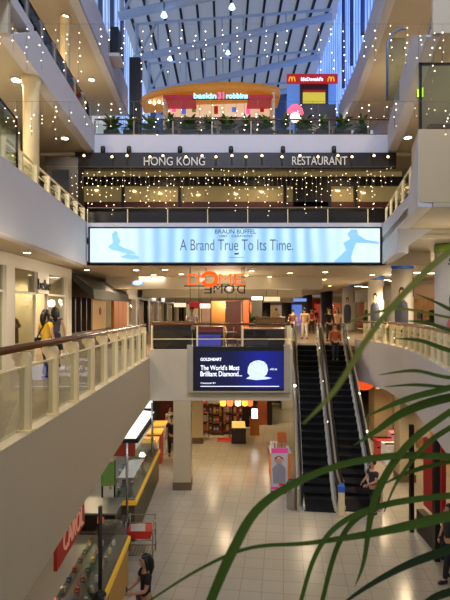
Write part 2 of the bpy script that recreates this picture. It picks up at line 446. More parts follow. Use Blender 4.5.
# steel roof trusses
BST = M('truss_steel_blue_glow', (150,158,172), 0.4, 0.1, es=0.2, ecol=(130,152,192), var=0.06)  # emission stands in for blue light falling on the steel
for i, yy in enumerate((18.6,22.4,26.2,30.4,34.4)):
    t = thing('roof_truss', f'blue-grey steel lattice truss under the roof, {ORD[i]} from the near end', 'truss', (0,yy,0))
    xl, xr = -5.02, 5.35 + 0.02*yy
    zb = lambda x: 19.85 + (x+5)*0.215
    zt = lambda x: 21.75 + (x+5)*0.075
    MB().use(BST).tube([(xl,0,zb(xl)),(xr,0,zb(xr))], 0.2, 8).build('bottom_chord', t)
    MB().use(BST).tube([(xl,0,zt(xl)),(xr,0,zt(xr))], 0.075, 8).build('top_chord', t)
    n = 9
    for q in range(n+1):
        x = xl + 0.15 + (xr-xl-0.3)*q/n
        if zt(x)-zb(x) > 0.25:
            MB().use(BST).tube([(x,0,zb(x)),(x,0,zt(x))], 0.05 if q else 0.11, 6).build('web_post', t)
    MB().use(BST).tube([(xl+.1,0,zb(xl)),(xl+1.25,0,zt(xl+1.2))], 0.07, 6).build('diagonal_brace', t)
# projector lamps under the roof
LB = M('cold_projector_glow', (190,220,255), 0.4, es=3, ecol=(170,205,255))
for i, (px, py, Y) in enumerate(((164,14,22.2),(232,6,22.2),(228,52,30.2),(170,58,30.2))):
    p = P(px, py, Y)
    t = thing('roof_floodlight', ['cold white floodlight hanging upper left under the roof','cold white floodlight hanging at top centre under the roof','cold white floodlight by the lower truss, right of the other low one','cold white floodlight by the lower truss, near its left end'][i], 'lamp', p)
    MB().use(LB).lathe([(0.03,.12),(0.08,.08),(0.16,-.1),(0.15,-.12)], seg=10).build('lamp_head', t)
    MB().use(DSTEEL).tube([(0,0,.1),(0,0,.55)], 0.025, 6).build('stem', t)
# ------------------------------------------------------------------ balustrades
def along(path, step, start=0.0):
    """points every `step` along an (x, y) path, with heading"""
    out = []; acc = -start
    nxt = 0.0
    for (x0,y0),(x1,y1) in zip(path, path[1:]):
        L = math.hypot(x1-x0, y1-y0)
        while nxt <= acc + L + 1e-6:
            t = (nxt - acc) / L
            if t >= 0: out.append((x0+(x1-x0)*t, y0+(y1-y0)*t, math.atan2(y1-y0, x1-x0)))
            nxt += step
        acc += L
    return out
def post_mesh(h, wide, mat, flare=0.10, thick=0.08):
    """flat post; local x runs along the rail, local y points away from the void"""
    b = MB().use(mat)
    pr = [(-wide/2,0),(wide/2,0),(wide/2,h*0.72),(wide/2+flare*0.45,h*0.86),(wide/2+flare,h*0.93),(wide/2+flare,h),(-wide/2+0.02,h),(-wide/2,h*0.95)]
    b.extrude([(-thick/2, u, z) for u, z in pr], (thick, 0, 0))
    b.box((-thick/2-.03,-wide/2-.03,0),(thick/2+.03,wide/2+.03,.03))
    return b.mesh('post')
def balustrade(label, path, z0, h, step, side, glass=GLASS, postmat=CREAM, railmat=RAILWOOD, wide=0.13, rail_r=0.05, off=0.07, midrails=(0.8,), cat='railing', thick=0.08, flare=0.1):
    t = thing('balustrade', label, cat, (path[0][0], path[0][1], z0))
    ox, oy = path[0]
    pm = post_mesh(h-0.03, wide, postmat, flare, thick)
    ps = along(path, step)
    for x, y, a in ps:
        inst(pm, 'post', t, (x-ox, y-oy, 0), a + (0 if side > 0 else PI))
    def offp(d, zz):
        r = []
        pts = path
        for i,(x,y) in enumerate(pts):
            x0,y0 = pts[max(i-1,0)]; x1,y1 = pts[min(i+1,len(pts)-1)]
            a = math.atan2(y1-y0, x1-x0) + (PI/2 if side > 0 else -PI/2)
            r.append((x-ox+math.cos(a)*d, y-oy+math.sin(a)*d, zz))
        return r
    MB().use(railmat).tube(offp(off, h+rail_r*0.6), rail_r, 10).build('handrail', t)
    for m in midrails:
        MB().use(postmat).tube(offp(0.0, h*m), 0.018, 6).build('lower_rail', t)
    for (x0,y0,a0),(x1,y1,a1) in zip(ps, ps[1:]):
        g = MB().use(glass)
        d = Vector((x1-x0,y1-y0,0)); u = d.normalized()*0.06
        a = Vector((x0-ox,y0-oy,0))+u; b = Vector((x1-ox,y1-oy,0))-u
        n = Vector((-u.y,u.x,0)).normalized()*0.006
        g.hexa([a-n+Vector((0,0,.06)), b-n+Vector((0,0,.06)), b+n+Vector((0,0,.06)), a+n+Vector((0,0,.06)),
                a-n+Vector((0,0,h*.78)), b-n+Vector((0,0,h*.78)), b+n+Vector((0,0,h*.78)), a+n+Vector((0,0,h*.78))])
        g.build('glass_pane', t)
    return t
balustrade('cream post and glass balustrade with bronze handrail along the left gallery of the middle level', [(-2.58,3.15),(-2.58,15.75)], 4.42, 1.06, 1.0, 1)
balustrade('glass balustrade with cream posts across the far gallery edge above the video screen', [(-2.45,15.92),(2.2,15.92)], 4.68, 0.82, 1.52, 1, thick=0.05, wide=0.06, flare=0.03, rail_r=0.045, midrails=(0.42,))
balustrade('curved balustrade of close cream posts along the right gallery of the middle level', [(x+.11,y) for y,x in RC1 if y > 2.5], 4.72, 0.76, 0.8, -1, midrails=(0.62,), thick=.17, wide=.12, glass=glass_mat('clear_glass_low',(236,242,240),0.0))
balustrade('short glass balustrade with cream posts beside the left escalator head', [(2.2,15.95),(2.95,21.6)], 4.68, 0.82, 1.4, 1, thick=0.05, wide=0.06, flare=0.03, midrails=())
balustrade('cream post balustrade on the white left band beside the long lit banner', [(LX2(9.3)-.12,9.3),(LX2(15.8)-.12,15.8)], 8.92, 0.5, 0.92, 1, midrails=(0.55,), railmat=CREAM, rail_r=0.03, off=0.03, flare=0.05)
balustrade('cream post balustrade on the white right band beside the long lit banner', [(rx(11.2)+.12,11.3),(5.34,15.8)], 8.8, 0.6, 1.1, -1, midrails=(), railmat=CREAM, rail_r=0.025, off=0.03, flare=0.03, wide=.07, thick=.06, glass=glass_mat('clear_glass_low'))
t = balustrade('dark panelled balustrade with thin pale rail above the long lit banner', [(-4.6,15.9),(5.3,15.9)], 8.86, 0.55, 1.34, 1, glass=M('dark_panel',(30,27,30),0.25,var=0.2), thick=0.028, wide=0.04, flare=0.01, rail_r=0.016, railmat=M('pale_rail',(150,140,118),0.4,0.3), midrails=(), off=0.0)
t = balustrade('thin steel and glass balustrade in front of the potted plants on the upper level', [(-5.0,18.25),(6.3,18.25)], 12.68, 0.62, 1.5, 1, postmat=M('thin_post_steel',(120,110,90),0.4,0.4), thick=0.05, wide=0.05, flare=0.02, rail_r=0.03, midrails=(0.12,), off=0.0)
balustrade('dark glass balustrade on the upper left white band', [(LX3(7.5)-.14,7.5),(LX3(18.0)-.14,18.0)], 13.03, 0.75, 1.05, 1, glass=DGLASS, postmat=M('grey_post',(110,104,96),0.4,0.3), railmat=DSTEEL, thick=0.1, wide=0.09, midrails=(), rail_r=0.03)
balustrade('dark glass balustrade on the upper right white band', [(x+.14,y) for y,x in RC3 if y>13], 13.0, 0.75, 1.05, -1, glass=DGLASS, postmat=M('grey_post',(110,104,96)), railmat=DSTEEL, thick=0.08, wide=0.08, midrails=(), rail_r=0.03)
# tall glass screens
t = thing('glass_screen', 'tall frameless glass screen with dark top rail at the far left, above the white band', 'glass screen', (LX2(9.4)-.12,8.2,8.92))
MB().use(glass_mat('greenish_glass',(222,230,222),0.06)).hexa([(-.01,0,0),(.01,0,0),(.01,1.75,0),(-.01,1.75,0),(-.01,0,1.3),(.01,0,1.3),(.01,1.75,1.05),(-.01,1.75,1.05)]).build('glass_pane', t)
MB().use(DSTEEL).tube([(0,0,1.32),(0,1.75,1.07),(0,1.78,.0)], 0.025, 8).build('top_rail', t)
t = thing('glass_screen', 'tall glass screen in a dark frame on top of the beige block at right', 'glass screen', (4.08,9.98,9.77))
MB().use(glass_mat('greenish_glass',(222,230,222),0.06)).box((.05,-.01,.05),(1.6,.01,1.36)).build('glass_pane', t)
MB().use(DSTEEL).box((0,-.02,0),(.05,.03,1.42)).box((0,-.02,1.37),(1.65,.03,1.42)).build('frame', t)
MB().use(WOOD).box((.25,.05,.0),(1.6,.2,.16)).build('timber_rail', t)

# ------------------------------------------------------------------ long lit banner
t = thing('lit_banner', 'long pale blue backlit advertising banner spanning the atrium', 'banner', P(235,246,15.72))
o = t.location
bx0, bx1 = P(88.5,0,15.72).x - o.x, P(381.5,0,15.72).x - o.x
bz0, bz1 = P(0,264,15.72).z - o.z, P(0,227,15.72).z - o.z
MB().use(M('banner_frame',(22,26,36),0.4)).box((bx0,.02,bz0),(bx1,.1,bz1)).box((bx0,-.04,bz0),(bx0+.06,.02,bz1)).box((bx1-.06,-.04,bz0),(bx1,.02,bz1)).box((bx0,-.04,bz0),(bx1,.02,bz0+.05)).box((bx0,-.04,bz1-.05),(bx1,.02,bz1)).build('frame', t)
BAN = stripes_mat('banner_sheet', (138,190,236), (200,238,248), 0.62, 1.0, 'X', 1.0)
nt = BAN.node_tree; bs = nt.nodes['Principled BSDF']; lk = bs.inputs['Emission Color'].links[0].from_socket
tcx = nt.nodes.new('ShaderNodeTexCoord'); sxx = nt.nodes.new('ShaderNodeSeparateXYZ'); ab = nt.nodes.new('ShaderNodeMath'); ab.operation = 'ABSOLUTE'
mrr = nt.nodes.new('ShaderNodeMapRange'); mrr.inputs['From Min'].default_value = 2.4; mrr.inputs['From Max'].default_value = 4.0; mrr.inputs['To Max'].default_value = 0.85; mrr.interpolation_type = 'SMOOTHSTEP'
mxx = nt.nodes.new('ShaderNodeMix'); mxx.data_type = 'RGBA'; mxx.inputs['B'].default_value = (*lin((222,246,246)), 1)
nt.links.new(tcx.outputs['Object'], sxx.inputs[0]); nt.links.new(sxx.outputs['X'], ab.inputs[0]); nt.links.new(ab.outputs[0], mrr.inputs['Value'])
nt.links.new(mrr.outputs[0], mxx.inputs['Factor']); nt.links.new(lk, mxx.inputs['A']); nt.links.new(mxx.outputs['Result'], bs.inputs['Emission Color'])
sh = MB().use(BAN).box((bx0+.06,-.02,bz0+.05),(bx1-.06,.02,bz1-.05)).build('lit_sheet', t)
INK = M('banner_ink', (84,104,140), 0.6, var=0.02); INKD = M('banner_dark_ink', (34,46,84), 0.6)
PALE = M('banner_pale_blue', (110,160,214), 0.6, es=0.75, ecol=(128,184,230)); PALEW = M('banner_pale_white', (226,246,250), 0.6, es=0.95, ecol=(222,246,250))
def bp(px, py, d=-.03):
    q = P(px, py, 15.72); return Vector((q.x-o.x, d, q.z-o.z))
text('slogan', 'A Brand True To Its Time.', bp(293,0).x-bp(180,0).x, 11*15.72/F, bp(236.5,245), INK, t, extrude=.004, bold=-0.005)
text('brand_lettering', 'BRAUN BÜFFEL', bp(256,0).x-bp(215,0).x, 5.2*15.72/F, bp(235.5,231.2), INKD, t, extrude=.004)
text('small_lettering', '1887 · GERMANY', bp(253,0).x-bp(219,0).x, 2.2*15.72/F, bp(236,236.2), INKD, t, extrude=.004)
e = MB().use(INKD)
e.extrude([bp(x,y) for x,y in ((234,254),(235,253),(237,253.2),(238.6,252.6),(239,253.5),(238,254.6),(235,254.8))], (0,.004,0)); e.build('bull_emblem', t)
MB().use(INK).extrude([bp(229,257.2),bp(244,257.2),bp(244,257.6),bp(229,257.6)], (0,.004,0)).build('thin_rule', t)
def blob(name, pts, mat, d):
    MB().use(mat).extrude([bp(x,y,d) for x,y in pts], (0,.004,0)).build(name, t)
blob('printed_figure', [(112,234),(115,231),(118,232),(118,236),(121,241),(119,245),(124,248),(133,251),(137,255),(128,254),(117,251),(112,250),(108,247),(113,243)], PALE, -.029)
blob('printed_figure', [(128,254),(138,256),(140,259),(132,260),(120,257)], PALE, -.029)
blob('printed_figure', [(347,234),(351,229.5),(357,230),(358,235),(366,240),(378,242),(379,244),(366,243),(356,243),(353,250),(351,258),(352,262.5),(333,262.5),(340,256),(346,250),(343,243),(350,239)], PALE, -.029)
lamp('AREA', 'banner_glow', (0.3,15.4,8.15), 24, (190,225,255), 1.0, (PI/2,0,0)) if False else None

# ------------------------------------------------------------------ video screen on the far edge
t = thing('video_screen', 'wide blue video screen advertising a diamond, hung on the far gallery edge', 'screen', P(238.5,369,15.66))
o = t.location
def sp(px, py, d=-.02):
    q = P(px, py, 15.66); return Vector((q.x-o.x, d, q.z-o.z))
def srect(mb, x0, y0, x1, y1, d0, d1):
    a, b = sp(x0,y0,d0), sp(x1,y1,d1); mb.box(a, b); return mb
fr = MB().use(M('screen_surround',(168,158,136),0.5)); srect(fr,187,345,193,391,-.02,.12); srect(fr,284,345,290,391,-.02,.12); srect(fr,187,391,290,392.5,-.02,.02); fr.build('surround', t)
bz = MB().use(BLACK); srect(bz,193,346.5,284.5,391,.0,.12); bz.build('bezel', t)
m = bpy.data.materials.new('screen_picture'); m.use_nodes = True; MATS['screen_picture'] = m
nt = m.node_tree; b = nt.nodes['Principled BSDF']; tc = nt.nodes.new('ShaderNodeTexCoord'); sx = nt.nodes.new('ShaderNodeSeparateXYZ')
cr = nt.nodes.new('ShaderNodeValToRGB'); mr = nt.nodes.new('ShaderNodeMapRange')
nt.links.new(tc.outputs['Object'], sx.inputs[0]); nt.links.new(sx.outputs['X'], mr.inputs['Value'])
mr.inputs['From Min'].default_value = -1.45; mr.inputs['From Max'].default_value = 1.45
e = cr.color_ramp.elements; e[0].position = 0.0; e[0].color = (0.002,0.002,0.012,1); e[1].position = 1.0; e[1].color = (0.005,0.008,0.13,1)
q = e.new(0.45); q.color = (0.003,0.004,0.05,1); q = e.new(0.75); q.color = (0.006,0.011,0.24,1)
nt.links.new(mr.outputs[0], cr.inputs[0]); nt.links.new(cr.outputs[0], b.inputs['Emission Color']); b.inputs['Emission Strength'].default_value = 1.0
b.inputs['Base Color'].default_value = (0,0,0,1); b.inputs['Roughness'].default_value = 0.3
pc = MB().use(m); srect(pc,194.5,351,283.5,388.5,-.008,.0); pc.build('display', t)
SW = M('screen_white', (235,240,255), 0.5, es=1.0, ecol=(235,240,255))
text('brand_lettering', 'GOLDHEART', sp(221.5,0).x-sp(200.5,0).x, 3.0*15.66/F, sp(211,359.3,-.012), SW, t, extrude=.002, bold=.02)
text('headline', "The World's Most", sp(239.5,0).x-sp(200.5,0).x, 5*15.66/F, sp(220,367.6,-.012), SW, t, extrude=.002, bold=.01)
text('headline', "Brilliant Diamond...", sp(242,0).x-sp(200.5,0).x, 5*15.66/F, sp(221.2,373.8,-.012), SW, t, extrude=.002, bold=.01)
text('small_lettering', 'Celestial 81', sp(215,0).x-sp(200.5,0).x, 1.6*15.66/F, sp(208,383,-.012), SW, t, extrude=.002)
SWB = M('screen_pale_blue', (190,205,250), 0.5, es=0.9, ecol=(190,205,250))
g = MB().use(SWB); g.extrude([sp(x,y,-.012) for x,y in ((250,376),(247.5,373),(248,367.5),(250,363.5),(254,361),(259,360.2),(264,361.5),(267,365),(268,370),(266.5,374.5),(264,376.5),(272,378),(266,379.3),(256,380),(246,378.6))], (0,.004,0)); g.build('diamond_picture', t)
g = MB().use(M('screen_mid_blue',(165,180,235),0.5,es=0.8,ecol=(172,186,240)))
for x0, y0, a in ((252,364,.3),(257,362.5,1.4),(262,365,2.6),(265,370,.9),(251,370,2.0),(256,373,.5),(261,374,1.9)):
    g.extrude([sp(x0+1.1*math.cos(a+q), y0+1.1*math.sin(a+q), -.014) for q in (0,2.0,4.1)], (0,.002,0))
g.build('diamond_facets', t)
text('small_lettering', 'with me', sp(277,0).x-sp(270,0).x, 2.4*15.66/F, sp(273.5,369,-.012), SW, t, extrude=.002)
g = MB().use(SW); srect(g,200.5,386,279,386.6,-.012,-.008); g.build('thin_rule', t)

# ------------------------------------------------------------------ dome cafe hanging sign
ON = M('orange_neon', (240,92,20), 0.4, es=1.0, ecol=(250,84,14)); DKL = M('sign_back_dark', (26,30,34), 0.4)
t = thing('hanging_sign', 'hanging cafe sign with large orange letters over the middle level', 'sign', P(218,280,16.6))
o = t.location
def dp(px, py, d=0.0):
    q = P(px, py, 16.6); return Vector((q.x-o.x, d, q.z-o.z))
kk = 16.6/F
for ch, x0, x1 in (('D',188.5,199.5),('M',219,231.5),('E',234,245)):
    text('letter', ch, (x1-x0)*kk, 11*kk, dp((x0+x1)/2,279.6), ON, t, extrude=.04, bold=-.01)
MB().use(ON).tube([dp(209.5+7*math.cos(a),279+6.3*math.sin(a)) for a in [2*PI*i/20 for i in range(21)]], 0.07, 8, cap=False).build('letter', t)
MB().use(M('cup_white',(240,232,215),0.4,es=0.6)).lathe([(.03,-.08),(.08,-.04),(.1,.06),(.09,.07)], dp(202,280), 10).build('cup_emblem', t)
MB().use(DSTEEL).tube([dp(184,286),dp(246,286)], .02, 6).build('carrier_bar', t)
for xx in (190,244): MB().use(DSTEEL).tube([dp(xx,286),dp(xx,266)], .012, 6).build('hanger_rod', t)
t = thing('hanging_sign', 'dark lettered cafe sign facing away, hanging below the orange one', 'sign', P(224,289,16.9))
o = t.location; kk = 16.9/F
def dp2(px, py): q = P(px, py, 16.9); return Vector((q.x-o.x, 0, q.z-o.z))
for ch, x0, x1 in (('E',204,212),('M',213.5,222.5),('O',224,234.5),('D',237,245)):
    text('letter', ch, (x1-x0)*kk, 8.5*kk, dp2((x0+x1)/2,289.3), DKL, t, extrude=.04, back=True)
MB().use(M('cup_white',(240,232,215),0.4,es=0.6)).ball(dp2(229,289), .09, 10, 8, (1,.5,1)).build('cup_emblem', t)
MB().use(DSTEEL).tube([dp2(203,284.2),dp2(246,284.2)], .02, 6).build('carrier_bar', t)
for xx in (206,242): MB().use(DSTEEL).tube([dp2(xx,284),dp2(xx,267)], .012, 6).build('hanger_rod', t)

# ------------------------------------------------------------------ upper restaurants (level 2)
SIGNB = M('sign_black', (22,19,18), 0.45, var=0.15)
LET = M('sign_letters', (200,196,188), 0.35, 0.0, es=0.18)
t = thing('restaurant_sign', 'long black fascia sign lettered HONG KONG RESTAURANT below the upper level', 'sign', P(235,160,17.9))
o = t.location; kk = 17.9/F
def hp(px, py, d=-.03): q = P(px, py, 17.9); return Vector((q.x-o.x, d, q.z-o.z))
MB().use(SIGNB).box(hp(75,168,0), hp(396.5,152.5,.15)).build('board', t)
text('lettering', 'HONG KONG', (205-144)*kk, 8.4*kk, hp(174.5,161.5), LET, t, extrude=.02)
text('lettering', 'RESTAURANT', (347-292)*kk, 8.4*kk, hp(319.5,161), LET, t, extrude=.02)
DK = M('restaurant_dark', (34,30,26), 0.6, var=0.3, scale=3); LITB = M('restaurant_lit_wall', (176,158,110), 0.6, es=0.16, ecol=(190,165,105), var=0.18, scale=1.2)
t = thing('shopfront', 'dark and amber restaurant front behind the curtain of small lights', 'shopfront', (0,20.2,8.4))
MB().use(LITB).box((-6.4,.2,0),(7.6,.3,3.55)).build('lit_wall', t)
MB().use(DK).box((-6.4,0,2.9),(7.6,.15,3.28)).build('valance', t)
MB().use(M('maroon_rail',(92,44,28),0.5)).box((-6.4,-.02,1.98),(7.6,.15,2.2)).build('sill', t)
MB().use(DK).box((-6.4,.02,0),(7.6,.15,1.98)).build('lower_panel', t)
for xx in (-6.3,-4.4,-2.0,2.5,4.4,5.5): MB().use(DK).box((xx,-.03,1.9),(xx+.12,.16,3.0)).build('mullion', t)
MB().use(DK).box((2.9,-.02,2.0),(4.5,.16,2.95)).build('dark_screen', t)
for k in range(9): MB().use(M('lit_lantern',(255,235,190),0.5,es=2.2,ecol=(255,225,165))).ball((-5.5+k*1.45+.2*math.sin(k*2.1),.12,2.62+.1*math.cos(k)), .06, 8, 6, (1.6,1,.7)).build('ceiling_glow', t)
t = thing('dark_cabinet', 'dark timber cabinet block behind the left railing, left of the black sign', 'cabinet', (-5.75,16.6,8.4))
MB().use(NEARBLACK).box((-.55,0,0),(.62,.7,2.95),.02).build('carcass', t)
MB().use(M('cabinet_glass',(30,36,44),0.15)).box((-.3,-.02,.6),(.3,0,2.5)).build('door', t)
# small spot lamps on the restaurant fascia
SPG = M('spot_glow', (255,220,160), 0.4, es=5, ecol=(255,215,145))
first = None
for i, px in enumerate((84,112,127,150,163,186,202,216,232,246,262,282,300,318,338,352,374,388)):
    p = P(px, 155.5 + (i%2)*1.2, 17.6)
    if first is None:
        t = thing('spotlight', 'small warm spotlight clipped under the upper floor edge', 'spotlight', p, 0, 'spotlights along the black restaurant sign')
        MB().use(DSTEEL).tube([(0,.02,.02),(0,.3,.16)], .03, 6).build('arm', t)
        MB().use(SPG).lathe([(.015,.04),(.04,.02),(.044,-.03),(.015,-.04)], seg=8).build('lamp_head', t)
        first = t
    else:
        dup(first, p)
first = None
for px in (103,129,180,231,283,334):
    p = P(px, 150, 17.95)
    if first is None:
        t = thing('spotlight_bracket', 'small black bracket projector fixed on the white upper edge', 'bracket', p, 0, 'black bracket projectors on the upper edge')
        MB().use(BLACK).lathe([(.05,-.14),(.09,-.1),(.09,.1),(.06,.14)], seg=10).build('housing', t)
        MB().use(BLACK).box((-.03,0,-.03),(.03,.15,.03)).build('arm', t)
        first = t
    else: dup(first, p)
# ------------------------------------------------------------------ escalators
ED = Vector((0.9, 7.6, 0)); RUN = ED.length; ED.normalize(); EANG = math.atan2(ED.y, ED.x) - PI/2
STEPM = M('escalator_step', (5,5,6), 0.9, 0.0, var=0.2); RISER = M('escalator_riser', (2,2,3), 0.9)
ENO = M('escalator_handrail', (16,16,17), 0.35); DECK = M('escalator_deck', (206,202,190), 0.3, 0.15); PANEL = M('escalator_panel', (186,172,140), 0.4, 0.1)
def step_mesh(w, run, rise):
    b = MB().use(STEPM)
    b.box((-w/2,0,-.05),(w/2,run+.02,0))
    b.use(RISER).extrude([(-w/2,.0,-.05),(-w/2,.03,-rise*.6),(-w/2,.04,-rise-.03),(-w/2,.1,-rise-.03),(-w/2,.1,-.05)], (w,0,0))
    b.use(M('step_edge',(20,19,18),0.7)).box((-w/2,-.012,-.02),(w/2,.0,.004))
    return b.mesh('step')
N = 22
run = (RUN - 1.1) / N; rise = L1 / N
SM = step_mesh(0.86, run, rise)
def profile(h):   # side line of a balustrade at height h above the steps: local (y, z)
    return [(.05,h),(.6,h),(1.0,h+.1),(RUN,L1+h+.02),(RUN+.6,L1+h+.05),(RUN+1.1,L1+h)]
def make_escalator(label, x0):
    org = Vector((x0, 14.1, 0))
    t = thing('escalator', label, 'escalator', org, EANG)
    for k in range(N):
        inst(SM, 'step', t, (0, 1.0 + k*run, rise*(k+1)))
    MB().use(RISER).box((-.46,0,0),(.46,1.05,.02)).build('landing_plate', t)
    MB().use(M('comb_dark',(44,40,28),0.5)).box((-.44,.9,.02),(.44,.95,.03)).build('comb', t)
    MB().use(BLACK).box((-.46,RUN-.1,L1-.04),(.46,RUN+1.0,L1+.02)).build('landing_plate', t)
    for s in (-1, 1):
        xx = s*.52
        lo, hi = profile(0.02), profile(0.84)
        b = MB().use(M('escalator_glass_dark',(34,33,30),0.12,var=0.1))
        b.extrude([(xx-.02,y,max(z,0.02)) for y,z in lo] + [(xx-.02,y,z) for y,z in hi[::-1]], (.04,0,0))
        bal = b.build('balustrade_panel', t)
        path = [(xx,.05,.3),(xx,-.12,.5),(xx,-.08,.8)] + [(xx,y,z) for y,z in profile(0.9)] + [(xx,RUN+1.25,L1+.65)]
        h = MB().use(ENO).tube(path, .042, 8).build('handrail', t)
        MB().use(DECK).tube([(xx,y,z-.055) for x_,y,z in path[2:-1]], .028, 6).build('handrail_track', t)
        d = MB().use(DECK)
        d.extrude([(xx-.09,y,max(z,0)) for y,z in profile(-.14)] + [(xx-.09,y,z) for y,z in profile(.12)[::-1]], (.18,0,0))
        d.build('skirt', t)
    b = MB().use(DSTEEL).extrude([(-.5,y,max(z,0.0)) for y,z in ((.9,-.0),(1.4,0.0),(RUN+.2,L1-.9),(RUN+.2,L1-.2),(RUN,L1-.2),(.9,-.02))], (1.0,0,0))
    b.build('truss_casing', t)
    return t
LOC_L = 2.2 + .62; LOC_R = 4.55 - .62 + .1
make_escalator('left escalator of the pair, dark steps rising to the middle level', LOC_L)
make_escalator('right escalator of the pair, dark steps beside the curved right gallery', LOC_R)
# deck between them with small uplights
t = thing('escalator_divider', 'pale metal divider with small lamps between the two escalators', 'divider', ((LOC_L+LOC_R)/2,14.1,0), EANG)
b = MB().use(PANEL).extrude([(-.07,y,max(z,0.02)) for y,z in profile(0.0)] + [(-.07,y,z) for y,z in profile(.78)[::-1]], (.14,0,0)); b.build('casing', t)
b = MB().use(CREAM).box((-.09,-.3,0),(.09,.03,.85),.02); e = b.build('end_post', t)
MB().use(BLUEBAND).box((-.095,-.31,.7),(.095,.05,.86)).build('blue_cap', e)
SL = M('escalator_lamp', (255,250,240), 0.3, es=7, ecol=(255,246,225))
for k, yy in enumerate((.9,2.6,4.4,6.2)):
    MB().use(SL).ball((-.1,yy,L1*max(0,yy-.8)/(RUN-.8)+.92), .035, 8, 6).build('lamp', t)
t = thing('escalator_side_panel', 'pale metal panel with small lamps on the outer side of the right escalator', 'panel', (LOC_R+.66,14.18,0), EANG)
b = MB().use(PANEL).extrude([(-.03,y,max(z,0.02)) for y,z in profile(-.1)] + [(-.03,y,z) for y,z in profile(.7)[::-1]], (.06,0,0)); b.build('casing', t)
for k, yy in enumerate((.6,2.2,3.8,5.4,6.8)):
    MB().use(SL).ball((-.06,yy,L1*max(0,yy-.8)/(RUN-.8)+.92), .035, 8, 6).build('lamp', t)
t = thing('escalator_side_panel', 'tall pale metal panel on the outer side of the left escalator', 'panel', (LOC_L-.66,14.02,0), EANG)
b = MB().use(PANEL).extrude([(-.03,y,max(z,0.02)) for y,z in profile(-.1)] + [(-.03,y,z) for y,z in profile(.7)[::-1]], (.06,0,0)); b.build('casing', t)
MB().use(SL).ball((.02,4.2,L1*3.4/(RUN-.8)+.92), .05, 8, 6).build('lamp', t)

# ------------------------------------------------------------------ ground columns
COLB = M('column_paint', (196,178,140), 0.55, var=0.03); SKIRT = M('column_skirting', (112,88,60), 0.5)
def square_column(label, x, y, w, z0, z1):
    t = thing('square_column', label, 'column', (x,y,z0))
    MB().use(COLB).box((-w/2,-w/2,0),(w/2,w/2,z1-z0),.015).build('shaft', t)
    MB().use(SKIRT).box((-w/2-.02,-w/2-.02,0),(w/2+.02,w/2+.02,.26)).build('skirting', t)
square_column('cream square column nearest the camera at left under the video screen', -1.43, 16.1, .58, 0, 2.98)
square_column('cream square column behind the nearer one, beside the shop shelves', -1.28, 21.6, .55, 0, 2.98)
square_column('tan square column right of the escalators, nearer of the two', 6.35, 16.8, .55, 0, 2.98)
square_column('tan square column close beside the right escalator, farther of the two', 7.2, 22.0, .85, 0, 2.98)

# ------------------------------------------------------------------ advertising columns, middle level
CW = M('column_white', (206,200,190), 0.5, var=0.03); POSTER = M('poster_black', (16,15,17), 0.35)
SKIN = M('skin', (196,146,112), 0.55, var=0.06); HAIRD = M('hair_dark', (18,14,13), 0.5)
SHIRTG = M('print_grey_shirt', (66,68,84), 0.6); SKINP = M('print_skin', (206,160,126), 0.6)
def ad_column(label, x, y, r, ztop, figure=True, dark=False):
    t = thing('advertising_column', label, 'column', (x,y,L1))
    H = ztop - L1
    MB().use(M('column_dark',(40,36,40),0.5) if dark else CW).lathe([(r,0),(r,.2),(r,H-.2)], seg=28).build('shaft', t)
    MB().use(BLUEBAND).lathe([(r*1.02,H-.17),(r*1.03,H-.14),(r*1.03,H-.02),(r*1.02,H)], seg=28).build('blue_band', t)
    if not dark:
        b = MB().use(POSTER)
        def arc(bm, a0, a1, z0, z1, rr):
            n = 6
            vs = [[bm.bm.verts.new((rr*math.sin(a0+(a1-a0)*k/n), -rr*math.cos(a0+(a1-a0)*k/n), z)) for z in (z0,z1)] for k in range(n+1)]
            for k in range(n): bm.face([vs[k][0],vs[k+1][0],vs[k+1][1],vs[k][1]])
        arc(b, .75, 1.35, H-1.35, H-.55, r*1.01); b.build('small_poster', t)
        if figure:
            b = MB()
            def wrap(mat, pts, rr):
                b.use(mat); lo = min(p[0] for p in pts); hi = max(p[0] for p in pts); N_ = 12; col_ = []
                for k in range(N_+1):
                    a = lo + (hi-lo)*min(max(k/N_, .004), .996); zs = []
                    for (a0,z0),(a1,z1) in zip(pts, pts[1:]+pts[:1]):
                        if (a0-a)*(a1-a) <= 0 and a0 != a1: zs.append(z0+(z1-z0)*(a-a0)/(a1-a0))
                    if len(zs) < 2: zs = [pts[0][1]]*2
                    col_.append([b.bm.verts.new((rr*math.sin(a-.32), -rr*math.cos(a-.32), z)) for z in (min(zs), max(zs))])
                for k in range(N_): b.face([col_[k][0], col_[k+1][0], col_[k+1][1], col_[k][1]])
            S = r/.44
            def oval(ca, cz, ra, rzz, n=14): return [(ca+ra*math.cos(2*PI*k/n), cz+rzz*math.sin(2*PI*k/n)) for k in range(n)]
            wrap(HAIRD, oval(-.1, 2.32, .27, .24), r*1.012)
            wrap(SHIRTG, [(-.72,.6),(-.78,1.5),(-.66,1.88),(-.28,2.04),(.08,2.04),(.42,1.88),(.52,1.5),(.46,.6)], r*1.016)
            wrap(SKINP, [(-.2,1.98),(.0,1.98),(.0,2.2),(-.2,2.2)], r*1.02)
            wrap(SKINP, oval(-.1, 2.26, .19, .17), r*1.024)
            b.build('printed_figure', t)
    return t
ad_column('white round column with blue band and a printed figure, nearest the right gallery rail', 7.43, 19.9, .44, 7.9)
ad_column('white round column with blue band, second along the right gallery', 8.55, 26.9, .43, 7.9)
ad_column('white round column with blue band, third along the right gallery', 9.3, 35.8, .45, 7.9)
ad_column('dark round column with blue band at the escalator head, right of the red shop', 9.3, 43.5, .55, 7.9, dark=True)
ad_column('dark round column with blue band left of the red shop', 8.9, 51.5, .55, 7.9, dark=True)
ad_column('dark slim column with blue band between the bright blue shop and the cafe', 7.75, 60.0, .6, 7.5, dark=True)
